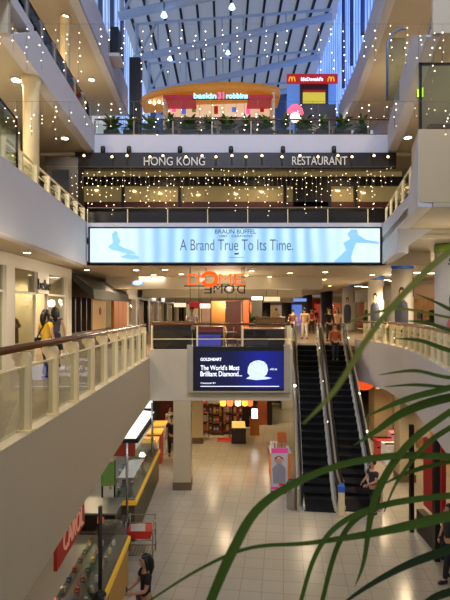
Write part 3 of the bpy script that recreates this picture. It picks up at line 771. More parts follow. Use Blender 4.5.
ad_column('farthest dark column with blue band, behind the cafe', 6.0, 69.0, .6, 7.5, dark=True)
# big poster pillar at right
t = thing('poster_pillar', 'round pillar wrapped with a poster of a long haired woman at the right edge', 'pillar', (6.62,13.9,L1))
MB().use(M('pillar_print',(196,198,206),0.5,var=0.06)).lathe([(.45,0),(.45,3.4)], seg=32).build('shaft', t)
MB().use(M('lime_band',(128,160,56),0.5)).lathe([(.46,3.26),(.47,3.3),(.46,3.5)], seg=32).build('lime_band', t)
text('script_lettering', 'Sym', .34, .26, (-.15,-.475,2.95), BLACK, t, shear=.35)
hh = MB().use(M('poster_hair',(40,24,20),0.5)); hh.extrude([(x,-.47,z) for x,z in ((-.24,1.5),(-.27,1.9),(-.2,2.3),(-.1,2.52),(.06,2.58),(.2,2.45),(.28,2.1),(.3,1.4),(.18,1.2),(-.1,1.25))], (0,.03,0)); hh.build('printed_hair', t)
fc = MB().use(SKINP); fc.lathe([(.02,-.27),(.1,-.22),(.15,-.08),(.155,.08),(.11,.22),(.03,.27)], (.03,-.475,2.1), 16, sy=.12)
fc.box((-.05,-.48,1.62),(.12,-.465,1.9)); fc.build('printed_face', t)
ft = MB().use(BLACK).box((-.06,-.505,2.12),(-.01,-.49,2.145)).box((.07,-.505,2.12),(.12,-.49,2.145)); ft.use(M('print_lips',(170,50,50),0.5)).box((-.01,-.5,1.95),(.08,-.485,1.975)); ft.build('printed_features', t)
bt = MB().use(M('print_pink',(216,120,130),0.6)); bt.extrude([(x,-.465,z) for x,z in ((-.3,.5),(-.34,1.2),(-.15,1.62),(.2,1.62),(.35,1.2),(.35,.5))], (0,.03,0)); bt.build('printed_dress', t)
# interior round columns on the upper level
t = thing('round_column', 'slim cream round column behind the upper left glass screen', 'column', (-5.02,12.3,L2)); MB().use(CREAM).lathe([(.2,0),(.2,3.3),(.24,3.45),(.24,3.62)], seg=18).build('shaft', t)
t = thing('round_column', 'slim cream round column on the top left gallery', 'column', (-5.6,16.6,L3)); MB().use(CREAM).lathe([(.16,0),(.16,3.6),(.2,3.75),(.2,3.82)], seg=18).build('shaft', t)

# ------------------------------------------------------------------ left shops, middle level
XS = -5.5
def ly(px): return -XS * F / (225 - px)
SHOPIN = M('shop_interior', (202,186,154), 0.6, es=0.08, ecol=(220,196,150), var=0.12, scale=0.9)
FR = M('shopfront_frame', (216,210,198), 0.5, var=0.03)
t = thing('shopfront', 'tall glazed clothes shopfront with pale frame at left, middle level', 'shopfront', (XS,0,L1))
MB().use(FR).box((-.25,9.0,2.72),(0,17.04,3.06)).build('lintel', t)
for a, b in ((ly(6.5),ly(15)),(ly(67),17.04),(9.0,9.4)): MB().use(FR).box((-.25,a,0),(0,b,2.72)).build('pier', t)
for a, b in ((ly(15),ly(38)),(ly(49),ly(67)),(9.4,ly(6.5))):
    p = MB().use(SHOPGLASS).box((-.1,a+.04,.1),(-.09,b-.04,2.72)).build('window', t)
    MB().use(FR).box((-.14,a,2.05),(-.04,b,2.11)).build('transom', p)
    MB().use(FR).box((-.14,a,0),(-.04,b,.1)).build('sill', p)
    MB().use(FR).box((-.14,a,.1),(-.05,a+.05,2.72)).build('jamb', p); MB().use(FR).box((-.14,b-.05,.1),(-.05,b,2.72)).build('jamb', p)
MB().use(FR).box((-.3,ly(38),2.1),(0,ly(49),2.72)).build('sign_panel', t)
text('lettering', 'bebe', 1.0, .32, (.03,(ly(38)+ly(49))/2,2.36), BLACK, t, rotz=PI/2, extrude=.02)
MB().use(SHOPIN).box((-3.4,9,0),(-3.3,17.04,3.05)).build('back_wall', t)
MB().use(SHOPIN).box((-3.3,16.94,0),(-.3,17.04,3.05)).build('side_wall', t)
MB().use(LWOOD).box((-2.0,ly(38)+.2,0),(-1.9,ly(38)+.75,2.1)).build('wood_screen', t)
# clothes racks inside
for k, (xx, yy) in enumerate(((-1.6,12.7),(-2.4,13.3),(-1.6,15.5),(-2.5,11.0))):
    r = thing('clothes_rack', f'steel clothes rack hung with garments inside the left shop, {ORD[k]} of four', 'clothes rack', (XS+xx,yy,L1))
    MB().use(CHROME).tube([(0,-.5,0),(0,-.5,1.4),(0,.5,1.4),(0,.5,0)], .018, 6).build('frame', r)
    for q in range(7):
        c = [(70,60,54),(150,60,50),(200,190,170),(40,44,60),(120,100,60),(90,110,90),(180,140,120)][(q+k)%7]
        g = MB().use(M(f'garment_{(q+k)%7}', c, 0.8)); yq = -.4+q*.13
        g.extrude([(x, yq-.02, z) for x, z in ((-.2,.5),(.2,.5),(.17,1.15),(.24,1.0),(.28,1.05),(.16,1.3),(.03,1.38),(-.03,1.38),(-.16,1.3),(-.28,1.05),(-.24,1.0),(-.17,1.15))], (0,.04,0)); g.build('garment', r)
# awning shop
AWN = M('awning_dark', (44,42,34), 0.7, var=0.2)
ya, yb = ly(72), ly(113)
t = thing('shopfront', 'dark shopfront with a wide dark awning beside the clothes shop, middle level', 'shopfront', (XS,0,L1))
MB().use(AWN).extrude([(0,ya,2.95),(.75,ya,2.36),(.8,ya,2.0),(.74,ya,2.0),(.0,ya,2.7)], (0,yb-ya,0)).build('awning', t)
MB().use(M('shop_dark_timber',(58,40,26),0.5,var=0.3)).box((-.3,ya,2.1),(-.1,yb,3.05)).box((-.3,ya+.0,0),(-.1,yb,.75)).build('timber_front', t)
MB().use(M('amber_panel',(170,132,70),0.5,es=0.08,ecol=(215,160,70))).box((-.28,ya+3.1,.75),(-.12,ya+5.3,2.1)).build('amber_panel', t)
MB().use(M('dark_red_panel',(96,30,20),0.5,es=0.15)).box((-1.6,ya+.1,.75),(-1.5,ya+2.9,2.1)).build('red_backdrop', t)
for q in range(5): MB().use(NEARBLACK).box((-.3,ya+q*.72,.75),(-.12,ya+q*.72+.12,2.1)).build('mullion', t)
MB().use(M('lit_display',(255,220,160),0.5,es=1.0,ecol=(255,210,150))).box((-1.45,ya+.5,.8),(-1.2,ya+1.2,1.15)).box((-1.45,ya+1.7,.8),(-1.2,ya+2.2,1.3)).build('lit_display', t)
MB().use(M('red_emblem',(150,50,30),0.5)).ball((-.1,ya+4.3,1.55),.22,10,8,(.1,1,.8)).build('emblem', t)
t = thing('hoarding', 'bright orange timber hoarding past the awning shop, middle level', 'hoarding', (XS,ly(114),L1))
L_ = ly(127)-ly(114)
for q in range(3): MB().use(M('orange_timber',(196,112,40),0.45,es=0.06,ecol=(220,120,30),var=0.15)).box((-.15,L_*q/3+.02,0),(0,L_*(q+1)/3-.04,2.2),.01).build('panel', t)
t = thing('shop_sign', 'small lit white and green sign above the orange hoarding', 'sign', P(118,290,24.2))
MB().use(M('lit_sign_white',(230,240,235),0.5,es=1.2)).box((-.1,-.25,-.2),(.0,.25,.22)).build('face', t); MB().use(M('sign_green',(70,120,70),0.5)).box((-.11,-.28,-.24),(.01,.28,-.2)).build('base', t)
y0 = ly(127)
kinds = [('pale white shopfront beyond the orange hoarding',WHITE,None,3.2),('black fronted shop beyond the pale shopfront',BLACK,None,4.5),('white shop with bright lit doorway in the distance at left',WHITE,1,5.0),('grey shop with lit sign far along the left row',M('grey_front',(120,114,104),0.5),1,6.0),('farthest pale shop at the end of the left row',WARMWALL,1,9.0),('dark shop beside the far cafe counter',NEARBLACK,None,10.0)]
for lb, mm, lit, ln in kinds:
    t = thing('shopfront', lb+', middle level', 'shopfront', (XS,y0,L1))
    MB().use(mm).box((-.3,0,2.25),(0,ln,3.05)).box((-.3,0,0),(0,.5,2.25)).box((-.3,ln-.5,0),(0,ln,2.25)).build('front', t)
    MB().use(SHOPIN if mm is not BLACK and mm is not NEARBLACK else M('black_interior',(30,24,22),0.6)).box((-1.6,0,0),(-1.5,ln,2.3)).build('interior', t)
    MB().use(SHOPGLASS).box((-.12,.5,.05),(-.1,ln*.55,2.25)).build('window', t)
    if lit: MB().use(M('lit_shop_sign',(230,236,245),0.5,es=1.0)).box((.0,ln*.3,2.35),(.06,ln*.6,2.75)).build('lit_sign', t)
    y0 += ln
# ceiling downlights, middle level
def downlight(label, pts, z, group, mat=LAMP, r=.09):
    first = None
    for x, y in pts:
        if first is None:
            t = thing('downlight', label, 'downlight', (x,y,z if x < 6.5 or z > 8 or z < 4 else 7.91), 0, group)
            MB().use(WHITE).lathe([(r*1.35,0),(r*1.35,-.02),(r*1.1,-.03)], seg=14).build('trim_ring', t)
            MB().use(mat).lathe([(r,-.032),(r*.5,-.036)], seg=14).build('lens', t); first = t
        else: dup(first, (x,y,z if x < 6.5 or z > 8 or z < 4 else 7.91))
downlight('small round downlight in the middle level ceiling beyond the banner', [(-3.3,17.6),(-2.2,17.4),(-3.0,20),(-1.8,19.6),(1.0,18.0),(.9,20.3),(2.6,19.0),(2.0,21.2),(.4,24.5),(1.6,25.2),(-.9,25.6),(-3.3,26),(3.9,18.5),(4.8,23),(6.2,20),(3.0,27),(-2.0,29),(6.4,29),(5.0,33),(.6,34),(-3.4,36),(2.6,38)], 7.5, 'downlights in the middle level ceiling', LAMP, .1)
downlight('round downlight in the soffit of the middle level left walkway', [(-4.9,8.5),(-5.0,12.0),(-5.0,17.2),(-5.0,22.0)], 7.47, 'downlights over the left walkway')
downlight('round downlight in the soffit above the right gallery', [(6.8,15.2),(7.9,22.0),(7.0,13.2),(8.8,25.2)], 7.49, 'downlights over the right gallery')
downlight('bright round downlight in the upper left soffit', [(-5.45,12.4),(-5.6,16.6)], 12.02, 'downlights in the upper left soffit', LAMPW, .12)
downlight('bright round downlight in the upper right soffit', [(6.35,16.5),(7.0,14.5)], 12.01, 'downlights in the upper right soffit', LAMPW, .12)
downlight('bright round downlight in the top left soffit', [(-5.55,16.5),(-5.9,21)], 16.2, 'downlights in the top left soffit', LAMPW, .12)
downlight('round downlight in the ground floor ceiling under the far gallery', [(-.4,18.5),(.8,20.5),(1.6,18.6),(-.4,23),(1.2,25),(3.0,24),(-3.3,18.5),(-3.2,22),(6.0,18.6),(7.4,19.4),(4.5,27)], 2.97, 'downlights in the ground floor ceiling', LAMP, .09)
# rectangular ceiling troffers far right
first = None
for x, y in ((9.6,24),(11.0,24.5),(9.8,30),(11.3,31),(10.4,38),(11.8,39),(7.7,33),(7.4,41),(-6.2+2.9,18.4+3)):
    if first is None:
        t = thing('ceiling_troffer', 'long rectangular white light panel in the middle level ceiling', 'ceiling light', (x,y,7.91), 0, 'rectangular light panels in the middle level ceiling')
        MB().use(WHITE).box((-.62,-.16,-.02),(.62,.16,0)).build('frame', t); MB().use(LAMPW).box((-.56,-.1,-.03),(.56,.1,-.021)).build('diffuser', t); first = t
    else: dup(first, (x,y,7.49 if x < 6.5 else 7.91))
# ------------------------------------------------------------------ cafe on the middle level
t = thing('cafe_counter', 'long dark brown cafe counter with wood top behind the far balustrade', 'counter', (-1.97,17.0,L1))
MB().use(NEARBLACK).box((-.6,0,0),(.75,.6,1.12)).build('body', t); MB().use(WOOD).box((-.7,-.08,1.12),(.85,.7,1.18)).build('worktop', t)
t = thing('cafe_counter', 'lower cafe counter with timber top right of the display fridge', 'counter', (1.2,17.6,L1))
MB().use(NEARBLACK).box((-.5,0,0),(1.0,.6,.86)).build('body', t); MB().use(WOOD).box((-.56,-.06,.86),(1.06,.66,.92)).build('worktop', t)
t = thing('display_fridge', 'cafe display fridge with violet lit front behind the far balustrade', 'display fridge', P(209,345,17.0)); t.location.z = L1
MB().use(NEARBLACK).box((-.5,0,0),(.5,.6,1.0)).build('carcass', t); MB().use(M('violet_lit_glass',(64,60,150),0.2,es=0.35,ecol=(80,74,190))).box((-.42,-.02,.15),(.42,0,.72)).build('lit_front', t)
MB().use(M('dull_red',(120,36,28),.5)).box((-.45,-.02,.8),(.45,0,.98)).build('red_strip', t)
def pix_box(name, label, cat, px0, py0, px1, py1, Y, depth, mat, group=None, z0=None, extra=None):
    a, b = P(px0,py1,Y), P(px1,py0,Y)
    base = a.z if z0 is None else z0
    t = thing(name, label, cat, ((a.x+b.x)/2, Y, base), 0, group)
    wd = (b.x-a.x)/2; hh = b.z - base
    MB().use(mat).box((-wd,0,0),(wd,depth,hh),min(.02,hh*.08)).build('body', t)
    if extra: extra(t, wd, hh, depth)
    return t
def rods(t, wd, hh, dp): MB().use(DSTEEL).tube([(-wd*.8,dp/2,hh),(-wd*.8,dp/2,7.5-t.location.z)],.012,6).build('hanger', t); MB().use(DSTEEL).tube([(wd*.8,dp/2,hh),(wd*.8,dp/2,7.5-t.location.z)],.012,6).build('hanger', t)
pix_box('hanging_sign','red panel hanging above the cafe counter','panel',189,302,200,308.5,18.5,.05,RED,extra=rods)
def base_frame(t, wd, hh, dp): MB().use(DSTEEL).box((-wd-.03,-.01,0),(-wd,dp,hh)).box((wd,-.01,0),(wd+.03,dp,hh)).build('frame', t)
pix_box('menu_board','amber lit menu board standing behind the cafe counter','menu board',211,301,225,318,20.0,.08,M('amber_lit',(150,98,44),0.5,es=0.15,ecol=(235,150,40)),z0=L1,extra=base_frame)
pix_box('menu_board','tall orange lit board at the right of the cafe','menu board',243,300,249,320,21,.08,M('orange_lit',(150,74,38),0.5,es=0.2,ecol=(235,90,30)),z0=L1,extra=base_frame)
pix_box('kiosk','dark kiosk with red side in the middle of the cafe','kiosk',226,302,241,325,22.5,.6,M('cafe_red_brown',(84,38,30),0.5,es=0.03,var=.3),z0=L1,extra=lambda t,w,h,d: MB().use(WOOD).box((-w-.05,-.05,h),(w+.05,d+.05,h+.05)).build('top', t))
pix_box('kiosk','teal and white kiosk left of the far columns','kiosk',252,296,262,322,26,.8,M('kiosk_teal',(92,84,70),0.5,es=0.2,var=.3),z0=L1,extra=lambda t,w,h,d: MB().use(LAMPW).box((-w,-.02,h-.2),(w,0,h-.05)).build('light_strip', t))
pix_box('counter_bench','low brown counter below the escalator head, right of the video screen','counter',257,318,285,349,23,.6,M('counter_brown',(104,78,44),0.5,var=.25),z0=L1,extra=lambda t,w,h,d: MB().use(WOOD).box((-w-.05,-.05,h),(w+.05,d+.05,h+.05)).build('worktop', t))
def cafe_table(label, x, y):
    t = thing('cafe_table', label, 'table', (x,y,L1))
    MB().use(WOOD).lathe([(.34,.72),(.36,.73),(.36,.75),(.34,.76)], seg=18).build('tabletop', t)
    MB().use(DSTEEL).lathe([(.22,0),(.22,.02),(.03,.05),(.03,.72)], seg=12).build('pedestal', t)
def cafe_chair(label, x, y, rz_):
    t = thing('cafe_chair', label, 'chair', (x,y,L1), rz_)
    MB().use(LWOOD).box((-.2,-.2,.42),(.2,.2,.46),.01).build('seat', t)
    MB().use(LWOOD).box((-.2,.18,.62),(.2,.21,.9),.01).build('backrest', t)
    for sx in (-.18,.18):
        MB().use(WOOD).tube([(sx,-.18,0),(sx,-.17,.42)], .016, 6).build('leg', t)
        MB().use(WOOD).tube([(sx,.22,0),(sx,.18,.45),(sx,.2,.9)], .016, 6).build('leg', t)
for i, (x, y) in enumerate(((.1,18.35),(1.6,19.6),(-.4,19.0))):
    cafe_table(['small round wooden cafe table right of the display fridge','small round wooden cafe table behind the timber counter','small round wooden cafe table in front of the amber board'][i], x, y)
    cafe_chair(['orange wood cafe chair left of the table by the display fridge','orange wood cafe chair left of the table behind the timber counter','orange wood cafe chair left of the table by the amber board'][i], x-.55, y, PI/2)
    cafe_chair(['orange wood cafe chair right of the table by the display fridge','orange wood cafe chair right of the table behind the timber counter','orange wood cafe chair right of the table by the amber board'][i], x+.55, y, -PI/2)
# far shops right and centre, middle level
def far_shop(label, px0, px1, Y, wallc, litc, lit=0.6, ztop=7.3):
    a, b = P(px0,0,Y).x, P(px1,0,Y).x
    t = thing('shopfront', label, 'shopfront', ((a+b)/2, Y, L1)); w_ = (b-a)/2
    MB().use(M('fs_'+label[:18],wallc,0.5,var=.1)).box((-w_,0,2.3),(w_,.2,ztop-L1)).box((-w_,0,0),(-w_+.25,.2,2.3)).box((w_-.25,0,0),(w_,.2,2.3)).build('front', t)
    MB().use(M('fl_'+label[:18],litc,0.6,es=lit,ecol=litc,var=.3,scale=1.5)).box((-w_,1.5,0),(w_,1.6,2.4)).build('lit_interior', t)
    MB().use(SHOPGLASS).box((-w_+.25,.08,0),(w_-.25,.1,2.3)).build('window', t)
far_shop('bright red shopfront behind the escalator head', 312, 326, 54, (150,30,22), (190,50,34), .7)
far_shop('bright blue lit shopfront left of the red shop', 290, 304, 62, (70,100,190), (90,130,230), 1.2)
far_shop('orange lit shopfront beyond the cafe', 236, 252, 66, (190,90,40), (230,150,90), .6)
far_shop('warm lit shopfront in the centre far distance', 252, 290, 70, (170,140,110), (220,170,110), .5)
far_shop('pale lit shopfront in the far left distance', 184, 200, 60, (120,104,88), (210,180,140), .5)
far_shop('rose lit shopfront far behind the cafe', 200, 236, 64, (150,110,90), (230,160,130), .6)
far_shop('red lit shopfront at the far right behind the columns', 329, 344, 46, (190,170,150), (210,80,50), .6)
for i,(y0,y1,c,l) in enumerate(((12.5,19,(150,110,70),(210,150,90)),(19,26,(190,180,165),(225,200,150)),(26,34,(160,130,100),(220,140,80)),(34,44,(190,184,170),(230,190,130)))):
    t = thing('shopfront', ['brown shopfront behind the poster pillar, right gallery','pale shopfront behind the second column, right gallery','amber shopfront behind the third column, right gallery','pale distant shopfront at the far end of the right gallery'][i], 'shopfront', (11.9,y0,L1))
    MB().use(M(f'rs_{i}',c,0.5)).box((0,0,2.3),(.2,y1-y0,3.1)).box((0,0,0),(.2,.4,2.3)).box((0,y1-y0-.4,0),(.2,y1-y0,2.3)).build('front', t)
    MB().use(M(f'rl_{i}',l,0.6,es=.35,ecol=l,var=.3)).box((1.0,0,0),(1.05,y1-y0,2.4)).build('lit_interior', t)
    MB().use(SHOPGLASS).box((.08,.4,.05),(.1,y1-y0-.4,2.3)).build('window', t)
    for q in range(4):
        g = thing('display_shelf', f'display shelf of goods inside the right gallery shop, {ORD[i*4+q]} from the near end', 'shelf', (12.4, y0+.9+q*(y1-y0-1.6)/3.5, L1))
        MB().use(DSTEEL).box((-.15,-.4,0),(.15,.4,.05)).box((-.15,-.4,.6),(.15,.4,.64)).box((-.15,-.4,1.2),(.15,.4,1.24)).box((.12,-.4,0),(.15,.4,1.6)).build('shelf_frame', g)
        MB().use(M(f'goods_{q}',[(180,60,40),(60,60,80),(210,190,150),(60,50,40)][q],0.6,var=.4,scale=20)).box((-.1,-.35,.64),(.08,.35,1.0)).build('goods', g)
t = thing('hanging_sign','small blue oval sign hanging under the ceiling of the left walkway','sign',P(138,283,19.5))
MB().use(M('sign_blue',(50,90,190),0.4,es=.4)).ball((0,0,0),.2,14,8,(1.25,.15,.55)).build('face', t); MB().use(WHITE).box((-.14,-.035,-.03),(.14,-.03,.03)).build('lettering_panel', t); MB().use(DSTEEL).tube([(0,0,.1),(0,0,7.5-t.location.z)],.012,6).build('rod', t)

# ------------------------------------------------------------------ upper level restaurants (level 3)
t = thing('ice_cream_shop', 'ice cream shop with curved orange canopy on the upper level', 'shop', (P(205,0,25).x,25,L3))
def c3(px, py, Y=25.0, d=0):
    q = P(px,py,Y+d); return Vector((q.x-t.location.x, d, q.z-L3))
def cbox(b, x0, y0, x1, y1, d0, d1):
    p, q = c3(x0,y0,25,d0), c3(x1,y1,25,d0); return b.box((p.x,d0,p.z),(q.x,d1,q.z))
CAN = M('canopy_orange', (206,136,44), 0.45, es=0.22, ecol=(216,136,40), var=0.12)
b = MB().use(CAN)
n = 22; rows = []
for i in range(n+1):
    a = -PI/2 - 1.25 + 2.35*i/n
    x = c3(212,0).x + 4.1*math.sin(a+PI/2); y = 1.4 - 1.9*math.cos(a+PI/2)
    rows.append((x,y))
zt_, zb_ = lambda u: c3(0,91).z + .42*u, lambda u: c3(0,97.5).z + .30*u
vs = [[b.bm.verts.new((x,y,(zb_ if k==0 else zt_)(i/n))) for k in (0,1)] for i,(x,y) in enumerate(rows)]
bk = [[b.bm.verts.new((x,2.0,(zb_ if k==0 else zt_)(i/n))) for k in (0,1)] for i,(x,y) in enumerate(rows)]
for i in range(n):
    b.face([vs[i][0],vs[i+1][0],vs[i+1][1],vs[i][1]], True); b.face([vs[i][1],vs[i+1][1],bk[i+1][1],bk[i][1]]); b.face([vs[i][0],bk[i][0],bk[i+1][0],vs[i+1][0]])
b.face([vs[n][0],vs[n][1],bk[n][1],bk[n][0]])
b.build('canopy', t)
cbox(MB().use(M('shop_lit_back',(226,196,160),0.5,es=0.55,ecol=(235,205,165),var=.15)),165,128,273,97,1.2,1.3).build('lit_back_wall', t)
for q0,q1 in ((163,195),(248,273)): cbox(MB().use(M('shop_red_trim',(176,40,60),0.5,es=.3)),q0,97.5,q1,94.8,-.3,1.1).build('red_fascia', t)
cbox(MB().use(CREAM),163,140,165.5,97,-.2,1.2).build('pier', t); cbox(MB().use(CREAM),272,140,275,92,-.2,1.2).build('pier', t)
cbox(MB().use(M('ice_counter',(90,74,60),0.5)),168,140,270,117,.1,.8).build('counter', t)
CY = M('cyan_sign', (150,230,236), 0.4, es=1.3, ecol=(150,232,240)); PK = M('pink_sign', (236,90,160), 0.4, es=.9, ecol=(240,90,160)); BL = M('blue_sign',(70,100,200),0.4,es=.8)
cbox(MB().use(DSTEEL),193,99.4,249,98.6,-.76,-.72).build('sign_rail', t)
kk = 25/F
text('lettering','baskin',22*kk,5.2*kk,c3(205,95.8,25,-.82),CY,t,extrude=.02,bold=.03)
text('lettering','robbins',21*kk,5.2*kk,c3(237,95.8,25,-.82),CY,t,extrude=.02,bold=.03)
text('emblem','31',6*kk,6.6*kk,c3(221,95.6,25,-.86),PK,t,extrude=.02,bold=.04)
for i,px in enumerate((172,182,192,214,232,246,260)):
    q = MB().use([PK,BL,M('poster_green',(110,150,70),.5,es=.3),RED,BL,PK,RED][i]); cbox(q,px,112+(i%2)*2,px+4,106+(i%3),1.16,1.18); q.build('menu_poster', t)
for i in range(6): MB().use(LAMPW).ball(c3(150+i*4.5,102+ (i%2)*1.5,25,.6),.07,8,6).build('canopy_lamp', t)
# burger restaurant
t = thing('burger_restaurant', 'fast food counter under a red sign with yellow emblems on the upper level', 'shop', (P(312,0,27).x,27,L3))
o = t.location; kk = 27/F
def m3(px, py, d=0): q = P(px,py,27+d); return Vector((q.x-o.x,d,q.z-o.z))
MB().use(M('sign_red',(180,30,24),0.4,es=.35,ecol=(220,36,26))).box(m3(287,82.5,0),m3(337,75.5,.2)).build('sign_board', t)
text('lettering',"McDonald's",22*kk,3.6*kk,m3(312,79,-.03),SW,t,extrude=.02,bold=.02)
ym = M('emblem_yellow',(240,190,50),.4,es=.5,ecol=(250,196,30))
for px in (292,331):
    for s in (-1,1):
        MB().use(ym).tube([m3(px+s*1.5+1.5*math.cos(a)*1.0,81.3-4.4*math.sin(a),-.04) for a in [PI*i/8 for i in range(9)]],.035,6).build('arch_emblem', t)
MB().use(M('burger_blue',(96,130,190),0.5,es=.5,ecol=(100,150,230),var=.2)).box(m3(287,140,.9),m3(338,82.5,1.0)).build('blue_wall', t)
MB().use(M('burger_dark',(70,64,60),0.5,var=.3)).box(m3(300,112,.5),m3(328,84,.6)).build('kitchen_opening', t)
MB().use(M('menu_yellow',(220,196,60),0.5,es=.45,ecol=(240,220,70))).box(m3(303,103,.4),m3(325,93,.48)).build('menu_board', t)
MB().use(RED).box(m3(303,93,.41),m3(325,90.5,.49)).build('menu_strip', t)
MB().use(M('burger_counter',(110,104,98),0.4)).box(m3(296,140,-.1),m3(334,108,.4)).build('counter', t)
t = thing('lantern_umbrella', 'glowing pink paper umbrella lamp left of the fast food counter', 'umbrella', P(295,112,23))
PU = M('pink_glow',(240,96,130),.5,es=1.1,ecol=(245,90,120))
MB().use(PU).lathe([(.02,.36),(.2,.3),(.36,.12),(.42,-.08),(.40,-.1)],seg=14).build('canopy', t); MB().use(M('pink_white_glow',(250,220,210),.5,es=1.6)).ball((0,0,-.25),.24,12,8,(1,1,1.1)).build('lantern', t); MB().use(DSTEEL).tube([(0,0,.3),(0,0,L3-t.location.z)],.02,6).build('pole', t)
# potted plants along the upper balustrade
def bush_mesh(seed, h, n):
    r = random.Random(seed); b = MB().use(DGREEN)
    for i in range(n):
        a = r.uniform(0,2*PI); el = r.uniform(.2,1.45); L = h*r.uniform(.4,.9)*(.55+.45*math.sin(el)); z0 = r.uniform(.0,.3)*h
        d = Vector((math.cos(a)*math.cos(el), math.sin(a)*math.cos(el), math.sin(el)))
        b.use(DGREEN if r.random()<.7 else GREEN)
        p = [Vector((0,0,z0)) + d*L*q - Vector((0,0,.35*L*q*q)) for q in (0.15,.45,.75,1.0)]
        b.ribbon(p, [.01,.06,.05,.005], (0,.3,1))
    return b.mesh('foliage')
bushes = [bush_mesh(i, .95, 60) for i in range(3)]
pot = MB().use(M('planter_pot',(28,25,23),.6)).hexa([(-.26,-.16,0),(.26,-.16,0),(.26,.16,0),(-.26,.16,0),(-.3,-.19,.66),(.3,-.19,.66),(.3,.19,.66),(-.3,.19,.66)],.02).mesh('pot')
for i in range(14):
    px = 112 + i*19.2
    x = P(px,0,18.75).x
    t = thing('potted_plant', f'bushy dark green potted plant behind the upper level rail, {ORD[i]} from the left', 'plant', (x,18.75,L3), PI*(i%2), 'potted plants along the upper level rail')
    f = inst(bushes[i%3],'foliage',t,(0,0,.6)); inst(pot,'pot',t)
# tables on the upper terrace
for i in range(6):
    t = thing('terrace_chair', f'white terrace chair behind the upper level rail, {ORD[i]} from the left', 'chair', (P(140+i*34,0,20).x,20,L3), i*.9)
    MB().use(WHITE).box((-.2,-.2,.43),(.2,.2,.46),.01).build('seat', t); MB().use(WHITE).box((-.2,.18,.5),(.2,.21,.9),.01).build('backrest', t)
    for sx in (-.18,.18):
        for sy in (-.18,.18): MB().use(CHROME).tube([(sx,sy,0),(sx,sy,.44)],.014,6).build('leg', t)
t = thing('exit_sign','glowing yellow green exit sign behind the right glass screen','sign',P(420.5,92,12.5)); t.scale = (.6,.6,.6); MB().use(M('exit_glow',(200,230,50),.5,es=1.6,ecol=(190,235,40))).box((-.13,0,-.2),(.13,.05,.2)).build('face', t); MB().use(DSTEEL).box((-.15,.05,-.22),(.15,.1,.22)).build('housing', t)
t = thing('loudspeaker_box','small black box speaker on the top left white band','speaker',(LX4(20.8)+.12,20.8,17.0)); MB().use(BLACK).box((-.1,-.28,0),(.25,.28,1.25),.02).build('housing', t); MB().use(WHITE).box((-.1,-.5,-.15),(.35,.5,0)).build('shelf_bracket', t)
b = MB().use(M('black_column',(16,17,20),.5)).box((-.26,-.25,0),(.26,.25,5.5)); t = thing('black_pier','tall black pier left of the ice cream canopy','pier',(-4.25,22.6,L3)); b.build('shaft', t); MB().use(DSTEEL).box((-.4,-.35,0),(.4,.35,.15)).build('base', t)
t = thing('blue_archway','tall blue rimmed arch on the upper right gallery','arch',P(402,66,14.5)); t.location.z = L3
MB().use(M('arch_blue',(84,104,136),.4,.3)).tube([(-.45,0,0),(-.45,0,1.65)]+[(-.45+.6*(1-math.cos(a)),0,1.65+.55*math.sin(a)) for a in [PI/2*i/6 for i in range(1,7)]],.04,8).build('rim', t)
MB().use(glass_mat('greenish_glass')).box((-.42,-.01,0),(.1,.01,1.9)).build('pane', t)

for i,(px,Y,sc) in enumerate(((250,24,1.5),(258,29,1.7),(216,22.5,1.2))):
    t = thing('potted_plant', ['leafy potted plant right of the cafe tables','tall leafy potted plant in front of the far columns','small leafy potted plant behind the cafe counter'][i], 'plant', (P(px,0,Y).x,Y,L1), i)
    inst(bushes[i%3],'foliage',t,(0,0,.55)); MB().use(M('planter_pot',(28,25,23),.6)).lathe([(.16,0),(.22,.4),(.24,.62),(.2,.6)],seg=14).build('pot', t); t.scale = (sc*.8,sc*.8,sc*.8)
for i,(px,py,Y,c,hw) in enumerate(((272,299,30,(230,210,170),.5),(232,303,28,(240,120,60),.35),(206,306,30,(236,220,190),.45),(300,300,44,(120,160,240),.6),(180,305,32,(240,226,200),.4))):
    p = P(px,py,Y); t = thing('hanging_sign', ['cream lit sign hanging in the far middle of the cafe','orange lit sign hanging behind the cafe','pale lit sign hanging behind the cafe counter','blue lit sign hanging in front of the far blue shop','white lit sign hanging far behind the dark counter'][i], 'sign', p)
    MB().use(M(f'hang_face_{i}',c,.5,es=.7,ecol=c)).box((-hw,-.03,-.14),(hw,.03,.14),.01).build('face', t)
    MB().use(DSTEEL).tube([(-hw*.7,0,.14),(-hw*.7,0,7.5-p.z)],.012,6).build('rod', t); MB().use(DSTEEL).tube([(hw*.7,0,.14),(hw*.7,0,7.5-p.z)],.012,6).build('rod', t)
# ------------------------------------------------------------------ ground floor shops
WHITEGL = M('glowing_white_canopy', (245,245,240), .5, es=1.1, ecol=(250,248,240))
KYEL = M('kiosk_yellow_lit', (190,146,36), .45, es=0.22, ecol=(240,186,40)); KDK = M('kiosk_body', (92,84,52), .5, var=.2); KGREY = M('kiosk_steel', (104,106,108), .35, .4)
CASEGL = glass_mat('case_glass', (220,228,226), .06)
def kiosk(label, x, y0, y1, depth, body, trim, top=1.08, case=True):
    t = thing('kiosk_counter', label, 'counter', (x,y0,0)); L_ = y1-y0
    MB().use(body).box((-depth,0,0),(0,L_,top-.12)).build('body', t)
    MB().use(trim).box((-.16,-.03,top-.14),(.05,L_+.02,top-.03)).box((-depth,-.05,top-.14),(0,.1,top-.03)).build('lit_edge', t)
    MB().use(KGREY).box((-depth,0,top-.03),(.0,L_,top)).build('worktop', t)
    if case:
        g = MB().use(CASEGL)
        g.extrude([(-.55,.1,top),(-.02,.1,top),(-.12,.1,top+.38),(-.55,.1,top+.38)], (0,L_-.2,0)); g.build('glass_case', t)
    return t
